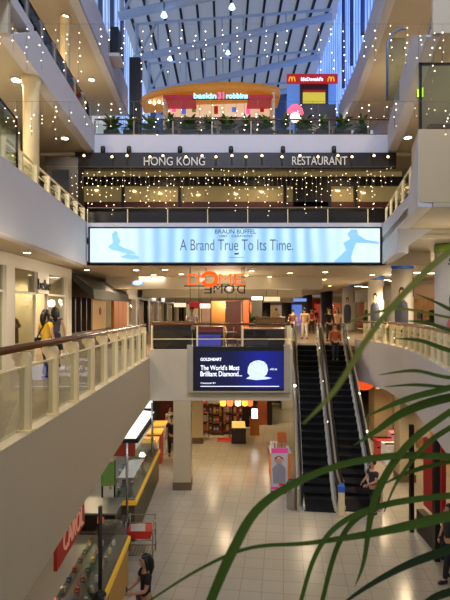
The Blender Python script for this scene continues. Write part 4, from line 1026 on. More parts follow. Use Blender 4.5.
kiosk('long kiosk counter with yellow lit edge under the left gallery, middle one', -2.34, 12.3, 16.8, 1.3, KDK, KYEL, 1.1)
kiosk('near kiosk counter with glass case and yellow lit front at lower left', -2.12, 7.4, 10.4, 1.5, M('kiosk_near_body',(120,88,40),.45,es=.12,ecol=(200,140,40),var=.2), KYEL, 1.08)
r = random.Random(5)
bmat = [M('pack_red',(190,50,40),.5), M('pack_white',(225,220,210),.5), M('pack_yellow',(226,186,70),.5), M('pack_brown',(120,76,44),.5), M('pack_blue',(70,90,150),.5), M('pack_pink',(220,140,150),.5), M('pack_green',(90,130,70),.5)]
def goods(label, group, pts, kindf):
    for i, p in enumerate(pts):
        o = kindf(i); o.location = p; tag(o, label, 'goods', group)
packs = []
for m_ in bmat:
    b = MB().use(m_).box((-.06,-.06,0),(.06,.06,.15),.012); b.use(WHITE).box((-.04,-.062,.04),(.04,-.055,.1)); packs.append(b.mesh('pack'))
jars = []
for m_ in bmat[:4]:
    b = MB().use(m_).lathe([(.05,0),(.06,.02),(.06,.13),(.04,.16)],seg=10); b.use(WHITE).lathe([(.045,.16),(.045,.185)],seg=10); jars.append(b.mesh('jar'))
def mk_pack(i, k=.62):
    o = inst(packs[i%7] if i%3 else jars[i%4], 'goods_pack' if i%3 else 'goods_jar'); o.scale = (k,k,k); return o
goods('small boxed sweet or jar on the yellow edged kiosk counter', 'goods on the yellow edged kiosk', [(-2.34-.25-.28*(i%3), 12.6+i*.2+.06*r.random(), 1.11) for i in range(18)], mk_pack)
goods('small pack lined up on the near kiosk counter at lower left', 'goods on the near kiosk', [(-2.12-.2-.25*(i%3), 7.6+(i//3)*.33, 1.09) for i in range(24)], mk_pack)
# machines on the near kiosk
t = thing('coffee_machine','dark counter machine on the near kiosk, under the red sign','machine',(-3.0,11.1,0)); MB().use(NEARBLACK).box((-.5,-.4,0),(.62,.5,1.0),.02).build('cabinet', t); MB().use(BLACK).box((-.4,-.3,1.0),(.5,.4,1.4),.03).build('machine_body', t); MB().use(ORANGE).box((.1,-.31,1.15),(.25,-.3,1.3)).build('orange_button_panel', t); MB().use(KGREY).box((-.5,-.45,1.4),(.55,.45,1.44)).build('tray', t)
t = thing('back_counter','steel back counter behind the near glass kiosk','counter',(-3.9,8.2,0)); MB().use(M('steel_pale',(140,150,160),.3,.5)).box((-.3,0,0),(.3,2.6,1.15)).build('body', t); MB().use(M('steel_pale2',(160,170,180),.25,.5)).box((-.32,-.02,1.15),(.34,2.62,1.2)).build('worktop', t)
# glass partition poles
for i,(px,py,h,lb) in enumerate(((127,545,2.6,'slim steel pole standing on the floor beside the wire goods rack'),(152,490,2.9,'slim steel pole at the far end of the yellow edged kiosk'),(101,600,2.7,'slim dark steel pole at the near kiosk, lower left'))):
    Y = F*6/(py-310); x = (px-225)*Y/F
    if i==2: Y, x = 8.0, -2.1
    t = thing('steel_pole', lb, 'pole', (x,Y,0)); MB().use(DSTEEL if i==2 else CHROME).tube([(0,0,0),(0,0,h)],.035,10).build('shaft', t); MB().use(DSTEEL).lathe([(.08,0),(.08,.02),(.04,.03)],seg=12).build('base', t)
# lit canopy kiosk further along
t = thing('kiosk_canopy','glowing white slanted canopy with red fascia over the left kiosks','canopy',(-3.0,14.2,2.0))
MB().use(WHITEGL).hexa([(-.9,-.6,.42),(.45,-.6,.28),(.45,2.9,.28),(-.9,2.9,.42),(-.9,-.6,.5),(.45,-.6,.34),(.45,2.9,.34),(-.9,2.9,.5)]).build('lit_top', t)
MB().use(BLACK).box((-.92,-.64,.2),(.5,-.6,.32)).box((.46,-.62,.2),(.52,2.92,.34)).build('edge', t)
MB().use(M('brick_red_fascia',(150,50,28),.5,es=.15)).box((-.9,-.55,-.2),(.42,-.5,.2)).build('red_fascia', t)
for xx,yy in ((-.85,-.55),(.4,2.85),(-.85,2.85)): MB().use(CHROME).tube([(xx,yy,-2.0),(xx,yy,.4)],.03,8).build('post', t)
t = thing('green_board','green poster board leaning behind the left kiosks','board',P(108,486,12.2)); MB().use(M('poster_leaf_green',(104,140,66),.5,es=.15,var=.35,scale=14)).box((-.16,0,0),(.16,.04,.62)).build('print', t); MB().use(DSTEEL).box((-.18,.03,-t.location.z),(-.14,.07,.64)).box((.14,.03,-t.location.z),(.18,.07,.64)).build('stand', t)
# red vertical sign
t = thing('wall_sign','red sign with pale vertical lettering on the shop bulkhead below the left gallery','sign',(-2.72,8.45,2.06))
b = MB().use(M('sign_deep_red',(150,34,26),.5,es=.1,ecol=(190,34,24))); b.extrude([(0,-.75,-.3),(0,.75,-.2),(0,.75,.42),(0,-.75,.26)],(-.06,0,0)); b.build('board', t)
text('lettering','CAROL',1.1,.36,(.02,.05,.05),M('sign_faded_letters',(226,160,130),.5,es=.2),t,rotz=PI/2,extrude=.01)
# wire goods rack with red basket
t = thing('wire_rack','chrome wire goods rack with a red basket on the tiled floor','rack',(-2.05,11.6,0))
fr_ = MB().use(CHROME)
for sx in (-.32,.32):
    for sy in (-.25,.25): fr_.tube([(sx,sy,0),(sx,sy,.92)],.016,6)
for z in (.14,.5,.9):
    fr_.tube([(-.32,-.25,z),(.32,-.25,z),(.32,.25,z),(-.32,.25,z),(-.32,-.25,z)],.012,6)
for k in range(9): fr_.tube([(-.32+.08*k,-.25,.14),(-.32+.08*k,.25,.14)],.006,5)
fr_.build('frame', t)
bk_ = MB().use(M('basket_red',(206,50,36),.5)); bk_.hexa([(-.26,-.2,.5),(.26,-.2,.5),(.26,.2,.5),(-.26,.2,.5),(-.3,-.24,.7),(.3,-.24,.7),(.3,.24,.7),(-.3,.24,.7)]); bk_.build('basket', t)
MB().use(WHITE).box((-.2,-.26,.72),(.15,-.25,.9)).build('price_card', t)
# display shop at the back
SHD = M('shelf_dark', (44,32,24), .5, var=.2)
t0 = None
for i in range(5):
    x = P(197+i*10.2,0,22.6).x
    t = thing('shelf_unit', f'dark shelf unit stacked with goods at the back shop, {ORD[i]} from the left', 'shelf', (x,22.9+.2*(i%2),0))
    MB().use(SHD).box((-.24,.25,0),(.24,.3,2.7)).box((-.26,-.15,0),(-.22,.3,2.4)).box((.22,-.15,0),(.26,.3,2.4)).build('carcass', t)
    for k, z in enumerate((.15,.6,1.05,1.5,1.95)):
        MB().use(M('shelf_orange_edge',(120,62,32),.5,es=.1)).box((-.22,-.16,z-.05),(.22,.25,z)).build('shelf', t)
        for q in range(3):
            o = mk_pack(i*5+k*3+q); o.location = (x-.14+q*.14, 22.9+.2*(i%2)+.0, z); o.scale = (1.1,1.0,1.9)
            tag(o, 'small coloured pack or jar on the dark shelves of the back shop', 'goods', 'goods on the back shop shelves')
for i,(px,c) in enumerate(((223,(255,200,70)),(230,(250,120,60)),(238,(250,240,190)),(245,(250,190,60)),(250,(240,110,50)))):
    p = P(px,401,22.0)
    t = thing('paper_lantern', ['glowing yellow','glowing red orange','glowing cream','glowing amber','small glowing orange'][i]+' paper lantern hanging over the back shop shelves', 'lantern', p)
    MB().use(M(f'lantern_{i}',c,.5,es=1.6,ecol=c)).lathe([(.05,-.24),(.13,-.2),(.14,0),(.13,.2),(.05,.24)],seg=14).build('shade', t)
    MB().use(DSTEEL).tube([(0,0,.24),(0,0,2.97-p.z)],.01,6).build('cord', t)
t = thing('shop_header','pale header strip over the back shop shelves','sign',(P(219,0,22.3).x,22.3,1.62)); MB().use(M('header_grey',(150,148,140),.5,es=.2)).box((-.55,0,0),(.6,.05,.2)).build('strip', t); MB().use(BLACK).box((.15,-.01,.05),(.4,0,.15)).build('mark', t); MB().use(DSTEEL).box((-.5,.05,-1.62),(-.46,.09,.0)).box((.5,.05,-1.62),(.54,.09,.0)).build('stand', t)
t = thing('display_table','wooden display box table with lit goods in front of the back shop','table',(P(238.5,0,21.6).x,21.6,0))
MB().use(SHD).box((-.32,-.3,0),(.32,.3,.7),.02).build('body', t); MB().use(M('lit_goods_tray',(246,196,110),.5,es=.7,ecol=(250,190,100),var=.35,scale=16)).hexa([(-.3,-.28,.7),(.3,-.28,.7),(.3,.28,.7),(-.3,.28,.7),(-.3,-.28,.74),(.3,-.28,.74),(.3,.28,.88),(-.3,.28,.88)]).build('goods_tray', t)
t = thing('floor_mat','bright red mat on the floor in front of the back shop shelves','mat',(P(227,0,22).x,22.0,0)); MB().use(M('mat_red',(190,40,26),.7,es=.15)).box((-.45,-.3,.001),(.4,.3,.012)).build('pad', t); MB().use(M('mat_edge',(90,24,18),.7)).box((-.47,-.32,.001),(.42,-.3,.014)).build('border', t)
t = thing('info_kiosk','wooden information kiosk with a glowing white screen on the ground floor','kiosk',(P(254.5,0,22.8).x,22.8,0)); t.scale = (.88,.88,.86)
MB().use(LWOOD).box((-.26,-.15,0),(.26,.3,1.0),.02).build('cabinet', t); MB().use(BLACK).hexa([(-.2,-.16,.9),(.2,-.16,.9),(.2,.2,.9),(-.2,.2,.9),(-.2,-.02,1.55),(.2,-.02,1.55),(.2,.2,1.55),(-.2,.2,1.55)]).build('head', t)
MB().use(M('kiosk_screen_white',(225,235,255),.4,es=2.2,ecol=(220,232,255))).hexa([(-.16,-.17,.95),(.16,-.17,.95),(.16,-.165,.95),(-.16,-.165,.95),(-.16,-.05,1.48),(.16,-.05,1.48),(.16,-.045,1.48),(-.16,-.045,1.48)]).build('screen', t)
t = thing('orange_stand','orange display stand right of the information kiosk','stand',(P(262,0,25).x,25,0)); MB().use(M('stand_orange_brown',(150,70,34),.5,es=.2)).box((-.25,-.2,0),(.25,.2,2.2),.02).build('body', t); MB().use(NEARBLACK).box((.25,-.25,0),(.5,.25,2.4)).build('side_panel', t)
t = thing('shopfront','dark glazed shopfront with a lit counter at the back of the ground floor','shopfront',(P(281,0,30).x,30,0))
MB().use(M('back_shop_dark',(26,23,20),.4,var=.3)).box((-1.4,0,.1),(1.6,.1,2.95)).build('glazing', t); MB().use(CREAM).box((-1.4,-.05,0),(1.6,.12,.14)).build('plinth', t); MB().use(WHITE).box((-.1,-1.2,0),(1.4,-.6,.75)).build('counter', t)
for q in range(4): MB().use(CHROME).box((-1.4+q*.98,-.04,.1),(-1.34+q*.98,0,2.95)).build('mullion', t)
# walls of the ground floor beyond
t = thing('shopfront','rust red shopfront wall at the far end of the ground floor left corridor','shopfront',(P(169,0,26).x-1.1,26,0)); MB().use(M('rust_red',(120,46,26),.5,es=.08)).box((.6,0,0),(1.5,.15,2.95)).build('panel', t); MB().use(M('window_white_lit',(240,240,235),.5,es=1.2)).box((-.9,.1,.6),(.2,.2,2.9)).build('lit_window', t); MB().use(KDK).box((.2,-.05,0),(.6,.2,2.95)).build('pier', t)
t = thing('shopfront','brown lit shopfront along the ground floor left side behind the kiosks','shopfront',(-5.6,5,0)); MB().use(M('gl_front',(110,92,70),.5,var=.2)).box((-.2,0,2.2),(0,20,2.95)).box((-.2,0,0),(0,.4,2.2)).build('front', t); MB().use(M('gl_interior',(150,140,120),.6,es=.15,var=.3)).box((-.8,0,0),(-.7,20,2.3)).build('interior', t)
for i,(y,c) in enumerate(((17.6,(200,190,170)),(18.9,(170,60,50)),(20.2,(210,200,180)))):
    t = thing('display_stand', ['pale goods stand along the left corridor, nearest','red topped goods stand along the left corridor','cream goods stand along the left corridor, farthest'][i], 'stand', (-2.75,y,0)); MB().use(M(f'stand_{i}',c,.5,es=.1,var=.3,scale=10)).box((-.3,-.4,.0),(.25,.4,1.15),.02).build('body', t); MB().use(M('stand_amber',(230,170,60),.5,es=.5)).box((-.3,-.42,1.15),(.27,.42,1.2)).build('lit_top', t)
# promotion stand left of the escalator
t = thing('banner_stand','pink and white pull-up banner with a printed person beside the escalator foot','banner',P(279.5,490,15.6)); t.location.z = 0
kk = 15.6/F; hw = 8.2*kk
MB().use(M('banner_white_print',(206,200,206),.5,var=.05)).box((-hw,0,.06),(hw,.02,1.46)).build('sheet', t)
b = MB().use(M('banner_pink',(224,72,146),.5,es=.15)); b.box((-hw,-.004,1.3),(hw,0,1.46)).box((-hw,-.004,.1),(-hw*.1,0,.2)); b.build('pink_print', t)
b = MB().use(SKINP).lathe([(.02,-.13),(.09,-.08),(.1,.03),(.03,.13)],(-.02,-.004,1.05),14,sy=.03); b.use(M('print_red_hair',(150,60,50),.5)).extrude([(x,-.003,z) for x,z in ((-.16,1.0),(-.15,1.16),(-.02,1.22),(.12,1.15),(.13,1.0),(.09,1.12),(-.1,1.12))],(0,.002,0)); b.use(M('print_grey_dress',(150,150,160),.5)).extrude([(x,-.003,z) for x,z in ((-.2,.3),(-.24,.8),(-.1,.93),(.08,.93),(.2,.8),(.2,.3))],(0,.002,0)); b.build('printed_person', t)
MB().use(RED).box((-.02,-.006,.22),(.16,-.003,.3)).build('red_lettering_block', t); MB().use(DSTEEL).box((-hw-.02,-.08,0),(hw+.02,.1,.06)).build('foot', t)
t = thing('promotion_table','orange promotion table with stacked boxes behind the pink banner','table',(2.02,17.0,0)); MB().use(M('table_orange',(206,116,48),.5,es=.15)).box((-.4,-.3,0),(.3,.5,.95),.02).build('body', t); MB().use(WHITE).box((-.42,-.32,.95),(.32,.52,1.0)).build('tabletop', t)
for i in range(3):
    bx_ = thing('carton', ['tan carton on the promotion table, bottom of the stack','orange carton on the promotion table, top of the stack','white carton on the promotion table, beside the stack'][i],'box',[(2.0,16.95,1.0),(2.02,16.97,1.3),(1.78,17.2,1.0)][i]); c_ = [(190,150,100),(206,100,40),(226,220,210)][i]
    MB().use(M(f'carton_{i}',c_,.6)).box((-.14,-.14,0),(.16,.16,.3 if i<2 else .22),.01).build('carton_body', bx_); MB().use(M('tape',(150,120,80),.4)).box((-.02,-.142,.0),(.03,-.138,.3 if i<2 else .22)).build('tape_strip', bx_)
Y = F*6/(507-310); t = thing('litter_bin','brushed steel cylinder litter bin at the left escalator foot','bin',((292.5-225)*Y/F-.02,Y-.1,0)); MB().use(CHROME).lathe([(.17,0),(.18,.02),(.18,.78),(.15,.84)],seg=20).build('drum', t); MB().use(BLACK).lathe([(.14,.84),(.12,.86)],seg=16).build('lid', t)
# right ground floor shops
t = thing('shopfront','warm orange shop under the right gallery behind the tan columns','shopfront',(8.6,14,0)); MB().use(M('orange_wall',(190,146,96),.5,es=.05,ecol=(216,140,70),var=.15)).box((0,0,0),(.2,13,2.95)).build('wall_panel', t); MB().use(WHITE).box((-.05,1,.5),(0,3,1.6)).build('poster', t); MB().use(WHITE).box((-.05,6,.5),(0,8,1.8)).build('poster', t)
t = thing('hanging_sign','orange red sign hanging at the top of the right escalator underside','sign',P(364,383,20.5)); MB().use(M('sign_orange_glow',(236,90,30),.5,es=.7,ecol=(240,84,24))).ball((0,0,0),.42,14,10,(1.1,.3,.75)).build('shade', t); MB().use(DSTEEL).tube([(0,0,.3),(0,0,2.97-t.location.z)],.015,6).build('rod', t)
for i,(px,py,Y,c) in enumerate(((382,448,19.5,(190,60,50)),(390,452,18.6,(225,215,200)),(396,440,20,(220,140,150)))):
    p = P(px,py,Y); t = thing('goods_stand',['red goods stand under the right gallery','white goods stand nearest the tan column','pink goods stand behind the tan column'][i],'stand',(p.x,Y,0)); MB().use(M(f'gstand_{i}',c,.5,es=.15,var=.35,scale=9)).box((-.28,-.25,0),(.28,.25,p.z+.35),.02).build('body', t)
    for z in (.4,.8): MB().use(NEARBLACK).box((-.29,-.27,z),(.29,-.24,z+.06)).build('shelf_edge', t)
t = thing('shopfront','dark glazed shop with a red poster at the lower right edge','shopfront',(5.0,11.3,0)); MB().use(BLACK).box((0,.0,0),(.12,.16,2.9)).box((0,1.5,0),(.1,1.62,2.9)).build('post', t); MB().use(M('poster_deep_red',(150,26,26),.5,es=.12)).box((.3,.3,.8),(.4,1.4,2.6)).build('red_poster', t); MB().use(NEARBLACK).box((.2,.1,0),(.4,1.6,.6)).build('base', t)

t = thing('shopfront','dark back shop wall and ceiling fascia behind the goods shelves','shopfront',(-.25,24.4,0)); MB().use(SHD).box((-1.9,0,0),(1.75,.2,2.97)).build('back_wall', t); MB().use(M('maroon_fascia',(84,36,26),.5)).box((-1.9,-.06,2.4),(1.75,0,2.9)).build('fascia', t)
# ------------------------------------------------------------------ people
def skin_mesh(name, verts, edges, radii, mats, root=0, sub=1):
    me = bpy.data.meshes.new(name); me.from_pydata([tuple(v) for v in verts], edges, [])
    o = bpy.data.objects.new(name, me); COL.objects.link(o)
    md = o.modifiers.new('s', 'SKIN'); md.use_smooth_shade = True
    if sub: o.modifiers.new('u', 'SUBSURF').levels = sub
    sv = me.skin_vertices[0].data
    for i, r in enumerate(radii):
        sv[i].radius = r if isinstance(r, tuple) else (r, r)
        sv[i].use_root = (i == root)
    dg = bpy.context.evaluated_depsgraph_get(); dg.update()
    out = bpy.data.meshes.new_from_object(o.evaluated_get(dg))
    bpy.data.objects.remove(o); bpy.data.meshes.remove(me)
    out.materials.clear()
    for m in mats: out.materials.append(m)
    for p in out.polygons: p.use_smooth = True; p.material_index = 0
    return out
def V3(*a): return Vector(a)
DEF_ARMS = {'L': (V3(.24,.02,1.14), V3(.26,-.06,.88)), 'R': (V3(-.24,.02,1.14), V3(-.26,-.06,.88))}
def person(label, loc, rotz, H=1.68, skin=SKIN, top=(60,60,70), bottom=(40,40,46), hair=(20,16,14), long_hair=False, sleeves='short', skirt=False, arms=None, stride=0.0, lean=0.0, female=False, shoes=(30,26,24), headturn=0.0):
    A = dict(DEF_ARMS); A.update(arms or {})
    sw = .165 if female else .19
    hp = V3(0,0,.93); sh = V3(0,-lean,1.4)
    up = lambda z: V3(0, -lean*(z-.93)/.47, z)
    v = []; e = []; r = []
    def add(p, rad, par=None):
        v.append(p); r.append(rad)
        if par is not None: e.append((par, len(v)-1))
        return len(v)-1
    pel = add(hp, (.135 if female else .14, .10))
    wst = add(up(1.08), (.11 if female else .13, .085), pel)
    chs = add(up(1.26), (.13 if female else .15, .10), wst)
    nb = add(up(1.42), (.085,.07), chs)
    nk = add(up(1.49)+V3(0,-.005,0), .05, nb)
    jw = add(up(1.545)+V3(0,-.025,0), (.062,.07), nk)
    fc = add(up(1.61)+V3(0,-.02,0), (.078,.092), jw)
    cr = add(up(1.675)+V3(0,-.005,0), (.07,.08), fc)
    joints = {}
    for s, sg in (('L',1),('R',-1)):
        a = add(up(1.385)+V3(sg*sw,0,0), .058, chs)
        el, wr = A[s][0], A[s][1]
        el = el + V3(0,-lean*.6,0); wr = wr + V3(0,-lean*.4,0)
        b = add(el, .041, a); c = add(wr, .028, b)
        d = (wr-el).normalized()
        add(wr + d*.05, (.04,.022), c)
        joints[s] = (v[a], el, wr, d)
    legs = {}
    for s, sg in (('L',1),('R',-1)):
        sy = stride*sg
        a = add(V3(sg*.085,0,.86), .085, pel)
        kn = V3(sg*.095, -sy*.5-.02, .49); an = V3(sg*.1, -sy+.02, .09)
        b = add(kn, .058, a); c = add(an, .04, b)
        d = add(an + V3(sg*.01,-.08,-.045), (.04,.03), c); add(an + V3(sg*.015,-.15,-.055), (.035,.022), d)
        legs[s] = (v[a], kn, an)
    k = H/1.72
    EYEM = M('eye_dark',(20,14,12),.3); LIP = M('lip',(150,76,66),.5); HM = M(f'hair_{hair[0]}_{hair[1]}',hair,.5,var=.2)
    body = skin_mesh('person', v, e, r, [skin, EYEM, LIP, HM])
    bm = bmesh.new(); bm.from_mesh(body)
    b = MB(); b.bm.free(); b.bm = bm; b.mats = [skin, EYEM, LIP, HM]
    f0 = up(1.6)+V3(0,-.02,0)
    b.cur = 0
    b.tube([f0+V3(0,-.085,.02), f0+V3(0,-.115,-.02), f0+V3(0,-.088,-.03)], [.010,.017,.008], 6)
    for sg in (-1,1):
        b.ball(f0+V3(sg*.082,.005,0), .022, 8, 6, (.4,.7,1.2))
        b.cur = 1; b.ball(f0+V3(sg*.032,-.086,.018), .011, 8, 6, (1.2,.5,.7)); b.cur = 3; b.box(f0+V3(sg*.032-.018,-.096,.038), f0+V3(sg*.032+.018,-.086,.044)); b.cur = 0
    b.cur = 2; b.ball(f0+V3(0,-.088,-.052), .02, 8, 5, (1.1,.4,.35)); b.cur = 0
    for s, sg in (('L',1),('R',-1)):       # hands: five fingers curled a little
        _, el, wr, d = joints[s]
        side = d.cross(V3(0,1,0)); side = side.normalized() if side.length > .1 else V3(1,0,0)
        nrm = side.cross(d).normalized()
        base = wr + d*.085
        for q, ln in enumerate((.062,.072,.068,.052)):
            o0 = base + side*(.027-.018*q)
            b.tube([o0-d*.025, o0+d*ln*.5+nrm*.004, o0+d*ln*.85+nrm*.02, o0+d*ln+nrm*.036], [.0095,.009,.008,.006], 6)
        th = wr + d*.035 + side*.034
        b.tube([th-side*.012, th+side*.016+d*.02+nrm*.012, th+side*.02+d*.048+nrm*.022], [.012,.010,.007], 6)
    bm.to_mesh(body); bm.free()
    o = bpy.data.objects.new('person', body); COL.objects.link(o)
    o.location = loc; o.rotation_euler = (0,0,rotz); o.scale = (k,k,k)
    tag(o, label, 'person')
    def child(name, mesh):
        c = bpy.data.objects.new(name, mesh); COL.objects.link(c); c.parent = o; return c
    TM = M('cloth_%d_%d_%d'%top, top, .8, var=.12); BM_ = M('cloth_%d_%d_%d'%bottom, bottom, .8, var=.12)
    # shirt
    cv=[];ce=[];cr_=[]
    def ad(p, rad, par=None):
        cv.append(p); cr_.append(rad)
        if par is not None: ce.append((par,len(cv)-1))
        return len(cv)-1
    a0 = ad(V3(0,0,.90),(.155 if not female else .15,.118)); a1 = ad(up(1.08),(.128 if female else .148,.104),a0); a2 = ad(up(1.26),(.148 if female else .168,.118),a1); ad(up(1.43),(.09,.08),a2)
    for s, sg in (('L',1),('R',-1)):
        shp, el, wr, d = joints[s]
        q = ad(shp+V3(0,0,.004), .07, a2)
        if sleeves == 'short': ad(shp+(el-shp)*.62, .058, q)
        elif sleeves == 'long': w2 = ad(el, .054, q); ad(wr-d*.02, .038, w2)
        else: ad(shp+(el-shp)*.12, .064, q)
    child('shirt', skin_mesh('shirt', cv, ce, cr_, [TM]))
    if skirt:
        s_ = MB().use(BM_); s_.lathe([(.135,1.0),(.16,.9),(.19,.7),(.22,.5),(.215,.5)], seg=20, sy=.8); child('skirt', s_.mesh('skirt'))
    else:
        cv=[];ce=[];cr_=[]
        a0 = ad(V3(0,0,.95),(.15,.112))
        for s, sg in (('L',1),('R',-1)):
            hp_, kn, an = legs[s]
            q = ad(hp_,.099,a0); q = ad(kn,.074,q); ad(an+V3(0,0,.0),.058,q)
        child('trousers', skin_mesh('trousers', cv, ce, cr_, [BM_]))
    for s, sg in (('L',1),('R',-1)):
        sm = MB().use(M('shoe_%d'%shoes[0],shoes,.5)); an = legs[s][2]; sm.tube([an+V3(0,.05,-.045),an+V3(sg*.005,-.04,-.04),an+V3(sg*.012,-.13,-.055),an+V3(sg*.015,-.18,-.06)],[.038,.045,.04,.022],8)
        child('shoe', sm.mesh('shoe'))
    h = MB().use(HM); c0 = up(1.64)+V3(0,.012,.012)
    h.ball(c0, .098, 14, 10, (.93,1.05,.98))
    for f in [f for f in h.bm.faces if f.calc_center_median().y < c0.y-.055 and f.calc_center_median().z < c0.z+.035]: h.bm.faces.remove(f)
    if long_hair:
        h.tube([c0+V3(0,.02,.02), c0+V3(0,.075,-.08), c0+V3(0,.09,-.2), c0+V3(0,.085,-.33)], [.07,.078,.072,.03], 10, sx=1.0)
        for sg in (-1,1): h.tube([c0+V3(sg*.06,-.03,.04), c0+V3(sg*.088,-.02,-.06), c0+V3(sg*.092,-.01,-.2)], [.03,.034,.02], 8)
    child('hair', h.mesh('hair'))
    return o
yw = person('woman in yellow top with dark shoulder strap, walking away by the clothes shop', (-4.22,11.2,L1), math.radians(150), 1.6, top=(226,182,44), bottom=(36,40,60), long_hair=True, female=True, hair=(22,16,14), arms={'L':(V3(.27,-.0,1.13),V3(.2,-.16,.98))}, stride=.12)
b = MB().use(BLACK)
b.tube([V3(-.14,-.135,1.42)*.93,V3(-.02,-.155,1.25)*.93,V3(.14,-.145,1.0)*.93,V3(.2,-.02,.92)*.93,V3(.15,.15,1.02)*.93,V3(0,.155,1.22)*.93,V3(-.12,.12,1.4)*.93,V3(-.14,.0,1.475)*.93,V3(-.14,-.135,1.42)*.93],.016,6)
sb = thing('shoulder_bag','dark crossbody bag worn by the woman in yellow','bag',(-4.22,11.2,L1),math.radians(150)); b.build('strap', sb); MB().use(BLACK).box((.14,-.12,.7),(.25,.14,.95),.02).build('pouch', sb)
person('woman in dark patterned dress facing the clothes shop window', (-4.75,13.3,L1), math.radians(200), 1.66, top=(70,68,70), bottom=(34,33,36), female=True, long_hair=True, sleeves='none', skirt=True)
person('person in dark clothes stepping off at the foot of the right escalator', (4.28,13.75,0), math.radians(-70), 1.66, top=(44,40,48), bottom=(30,30,40), arms={'L':(V3(.22,-.06,1.14),V3(.14,-.28,1.06)),'R':(V3(-.22,-.06,1.14),V3(-.12,-.28,1.06))}, stride=.14)
person('woman with long dark hair in black top, holding her phone by the wire rack', (-1.42,8.5,0), math.radians(-60), 1.62, top=(28,24,26), bottom=(60,48,44), female=True, long_hair=True, arms={'L':(V3(.2,-.08,1.14),V3(.1,-.29,1.12)),'R':(V3(-.2,-.08,1.14),V3(-.08,-.29,1.12))})
person('dark haired person at the bottom edge beside the near kiosk', (-1.88,7.2,0), math.radians(100), 1.72, top=(40,38,40), bottom=(36,36,44), long_hair=True, female=True)
person('person in dark trousers cut off by the lower right edge', (4.98,10.55,0), math.radians(-80), 1.68, top=(40,40,48), bottom=(26,28,38), stride=.2)
person('person in beige top and white trousers walking away at the escalator head', (4.35,26.0,L1), PI, 1.7, top=(190,156,110), bottom=(225,218,205), stride=.15, arms={'R':(V3(-.3,.02,1.16),V3(-.26,-.1,.95))})
person('person in brown top beside the one in white trousers', (3.85,27.0,L1), 2.8, 1.64, top=(120,72,44), bottom=(40,36,40), stride=.1)
person('person in orange shirt riding the right escalator near the top', (4.74,20.42,3.8), 0.1, 1.6, top=(170,84,44), bottom=(40,40,52), sleeves='long')
person('person in black shirt at the head of the right escalator', (5.3,24.2,L1), .3, 1.7, top=(24,22,26), bottom=(34,34,40), sleeves='long')
person('person in cream top standing behind the orange shirt at the escalator head', (5.85,24.8,L1), -.4, 1.68, top=(206,180,140), bottom=(60,50,46), female=True, long_hair=True)
person('person in red top walking near the far red shop', (6.0,33.0,L1), .2, 1.68, top=(150,40,34), bottom=(40,40,44), stride=.12)
person('person in dark jacket among shoppers between the far columns', (6.9,36.5,L1), 3.0, 1.72, top=(34,34,42), bottom=(30,30,36), stride=.12, sleeves='long')
person('person in tan shirt beyond the counter at the escalator head', (3.3,30.5,L1), .5, 1.68, top=(176,140,100), bottom=(60,54,48))
person('cafe worker in white shirt standing behind the dark counter', (-1.28,18.4,L1), .4, 1.7, top=(214,206,196), bottom=(30,28,28), arms={'L':(V3(.22,-.08,1.14),V3(.16,-.3,1.08)),'R':(V3(-.22,-.08,1.14),V3(-.16,-.3,1.08))})
person('person in black walking in the ground floor corridor left of the column', (-2.16,19.4,0), .2, 1.68, top=(30,28,30), bottom=(28,28,34), stride=.16)
person('person in pale shirt standing further along the ground floor corridor', (-2.5,21.4,0), 1.0, 1.66, top=(200,196,190), bottom=(60,60,70))
ph = thing('mobile_phone','small dark phone in the hands of the woman by the wire rack','phone',(-1.72,8.31,1.08),math.radians(-60)); MB().use(BLACK).box((-.035,-.005,-.06),(.035,.005,.07),.003).build('case', ph); MB().use(M('phone_glow',(150,170,190),.3,es=.4)).box((-.03,.005,-.05),(.03,.007,.06)).build('screen', ph)

# ------------------------------------------------------------------ curtains of small lights
def curtain(name, label, wlabel, y, z, x0, x1, n, lmin, lmax, r, mat, seed, gap=None, sag=0.0, yj=0.05, step=.13, zj=0.0):
    rr = random.Random(seed)
    ph0 = 0
    xs = [x0 + (x1-x0)*(i+rr.uniform(.2,.8))/n for i in range(n)]
    w_ = MB().use(WIRE).tube([(-6.8,y,z),(x0,y,z),((x0+x1)/2,y,z-sag),(x1,y,z),(7.5,y,z)], .0025, 5).build('light_wire')
    tag(w_, wlabel, 'wire')
    protos = []
    for v in range(14):
        L_ = lmin + (lmax-lmin)*(v+.5)/14 * rr.uniform(.8,1.15)
        b = MB().use(WIRE).tube([(0,0,0),(.01,0,-L_)], .0035, 4)
        b.use(mat); zz = -rr.uniform(.03,.25)
        while zz > -L_:
            b.ico((rr.uniform(-.06,.06)*min(1,step*6), rr.uniform(-.03,.03), zz), r*rr.uniform(.7,1.15)); zz -= step*rr.uniform(.6,1.5)
        protos.append(b.mesh('fairy_light_strand'))
    for i, x in enumerate(xs):
        if gap and gap[0] < x < gap[1]: continue
        t = abs(2*(x-x0)/(x1-x0)-1)
        o = inst(protos[rr.randrange(14)], 'fairy_light_strand', None, (x, y+rr.uniform(-yj,yj), z-sag*(1-t)+rr.uniform(-zj,0)), rr.uniform(0,6))
        tag(o, label, 'string light', name)
curtain('strands of the highest light curtain', 'thin vertical strand of tiny warm white lights high across the atrium, highest curtain', 'thin wire carrying the highest curtain of lights', 9.3, 11.6, -4.55, 4.7, 34, .45, 1.2, .011, BULB, 3, step=.15)
curtain('strands of the middle light curtain', 'thin vertical strand of tiny warm white lights hanging level with the potted plants', 'thin wire carrying the middle curtain of lights', 8.7, 9.82, -4.1, 4.2, 36, .2, .68, .0102, BULB, 4, step=.11)
curtain('strands of the lowest light curtain', 'short strand of tiny golden lights in front of the restaurant below the black sign', 'thin wire carrying the lowest curtain of lights', 15.3, 10.62, -5.0, 5.4, 66, .6, 1.5, .0155, BULBG, 5, step=.2, zj=.22)

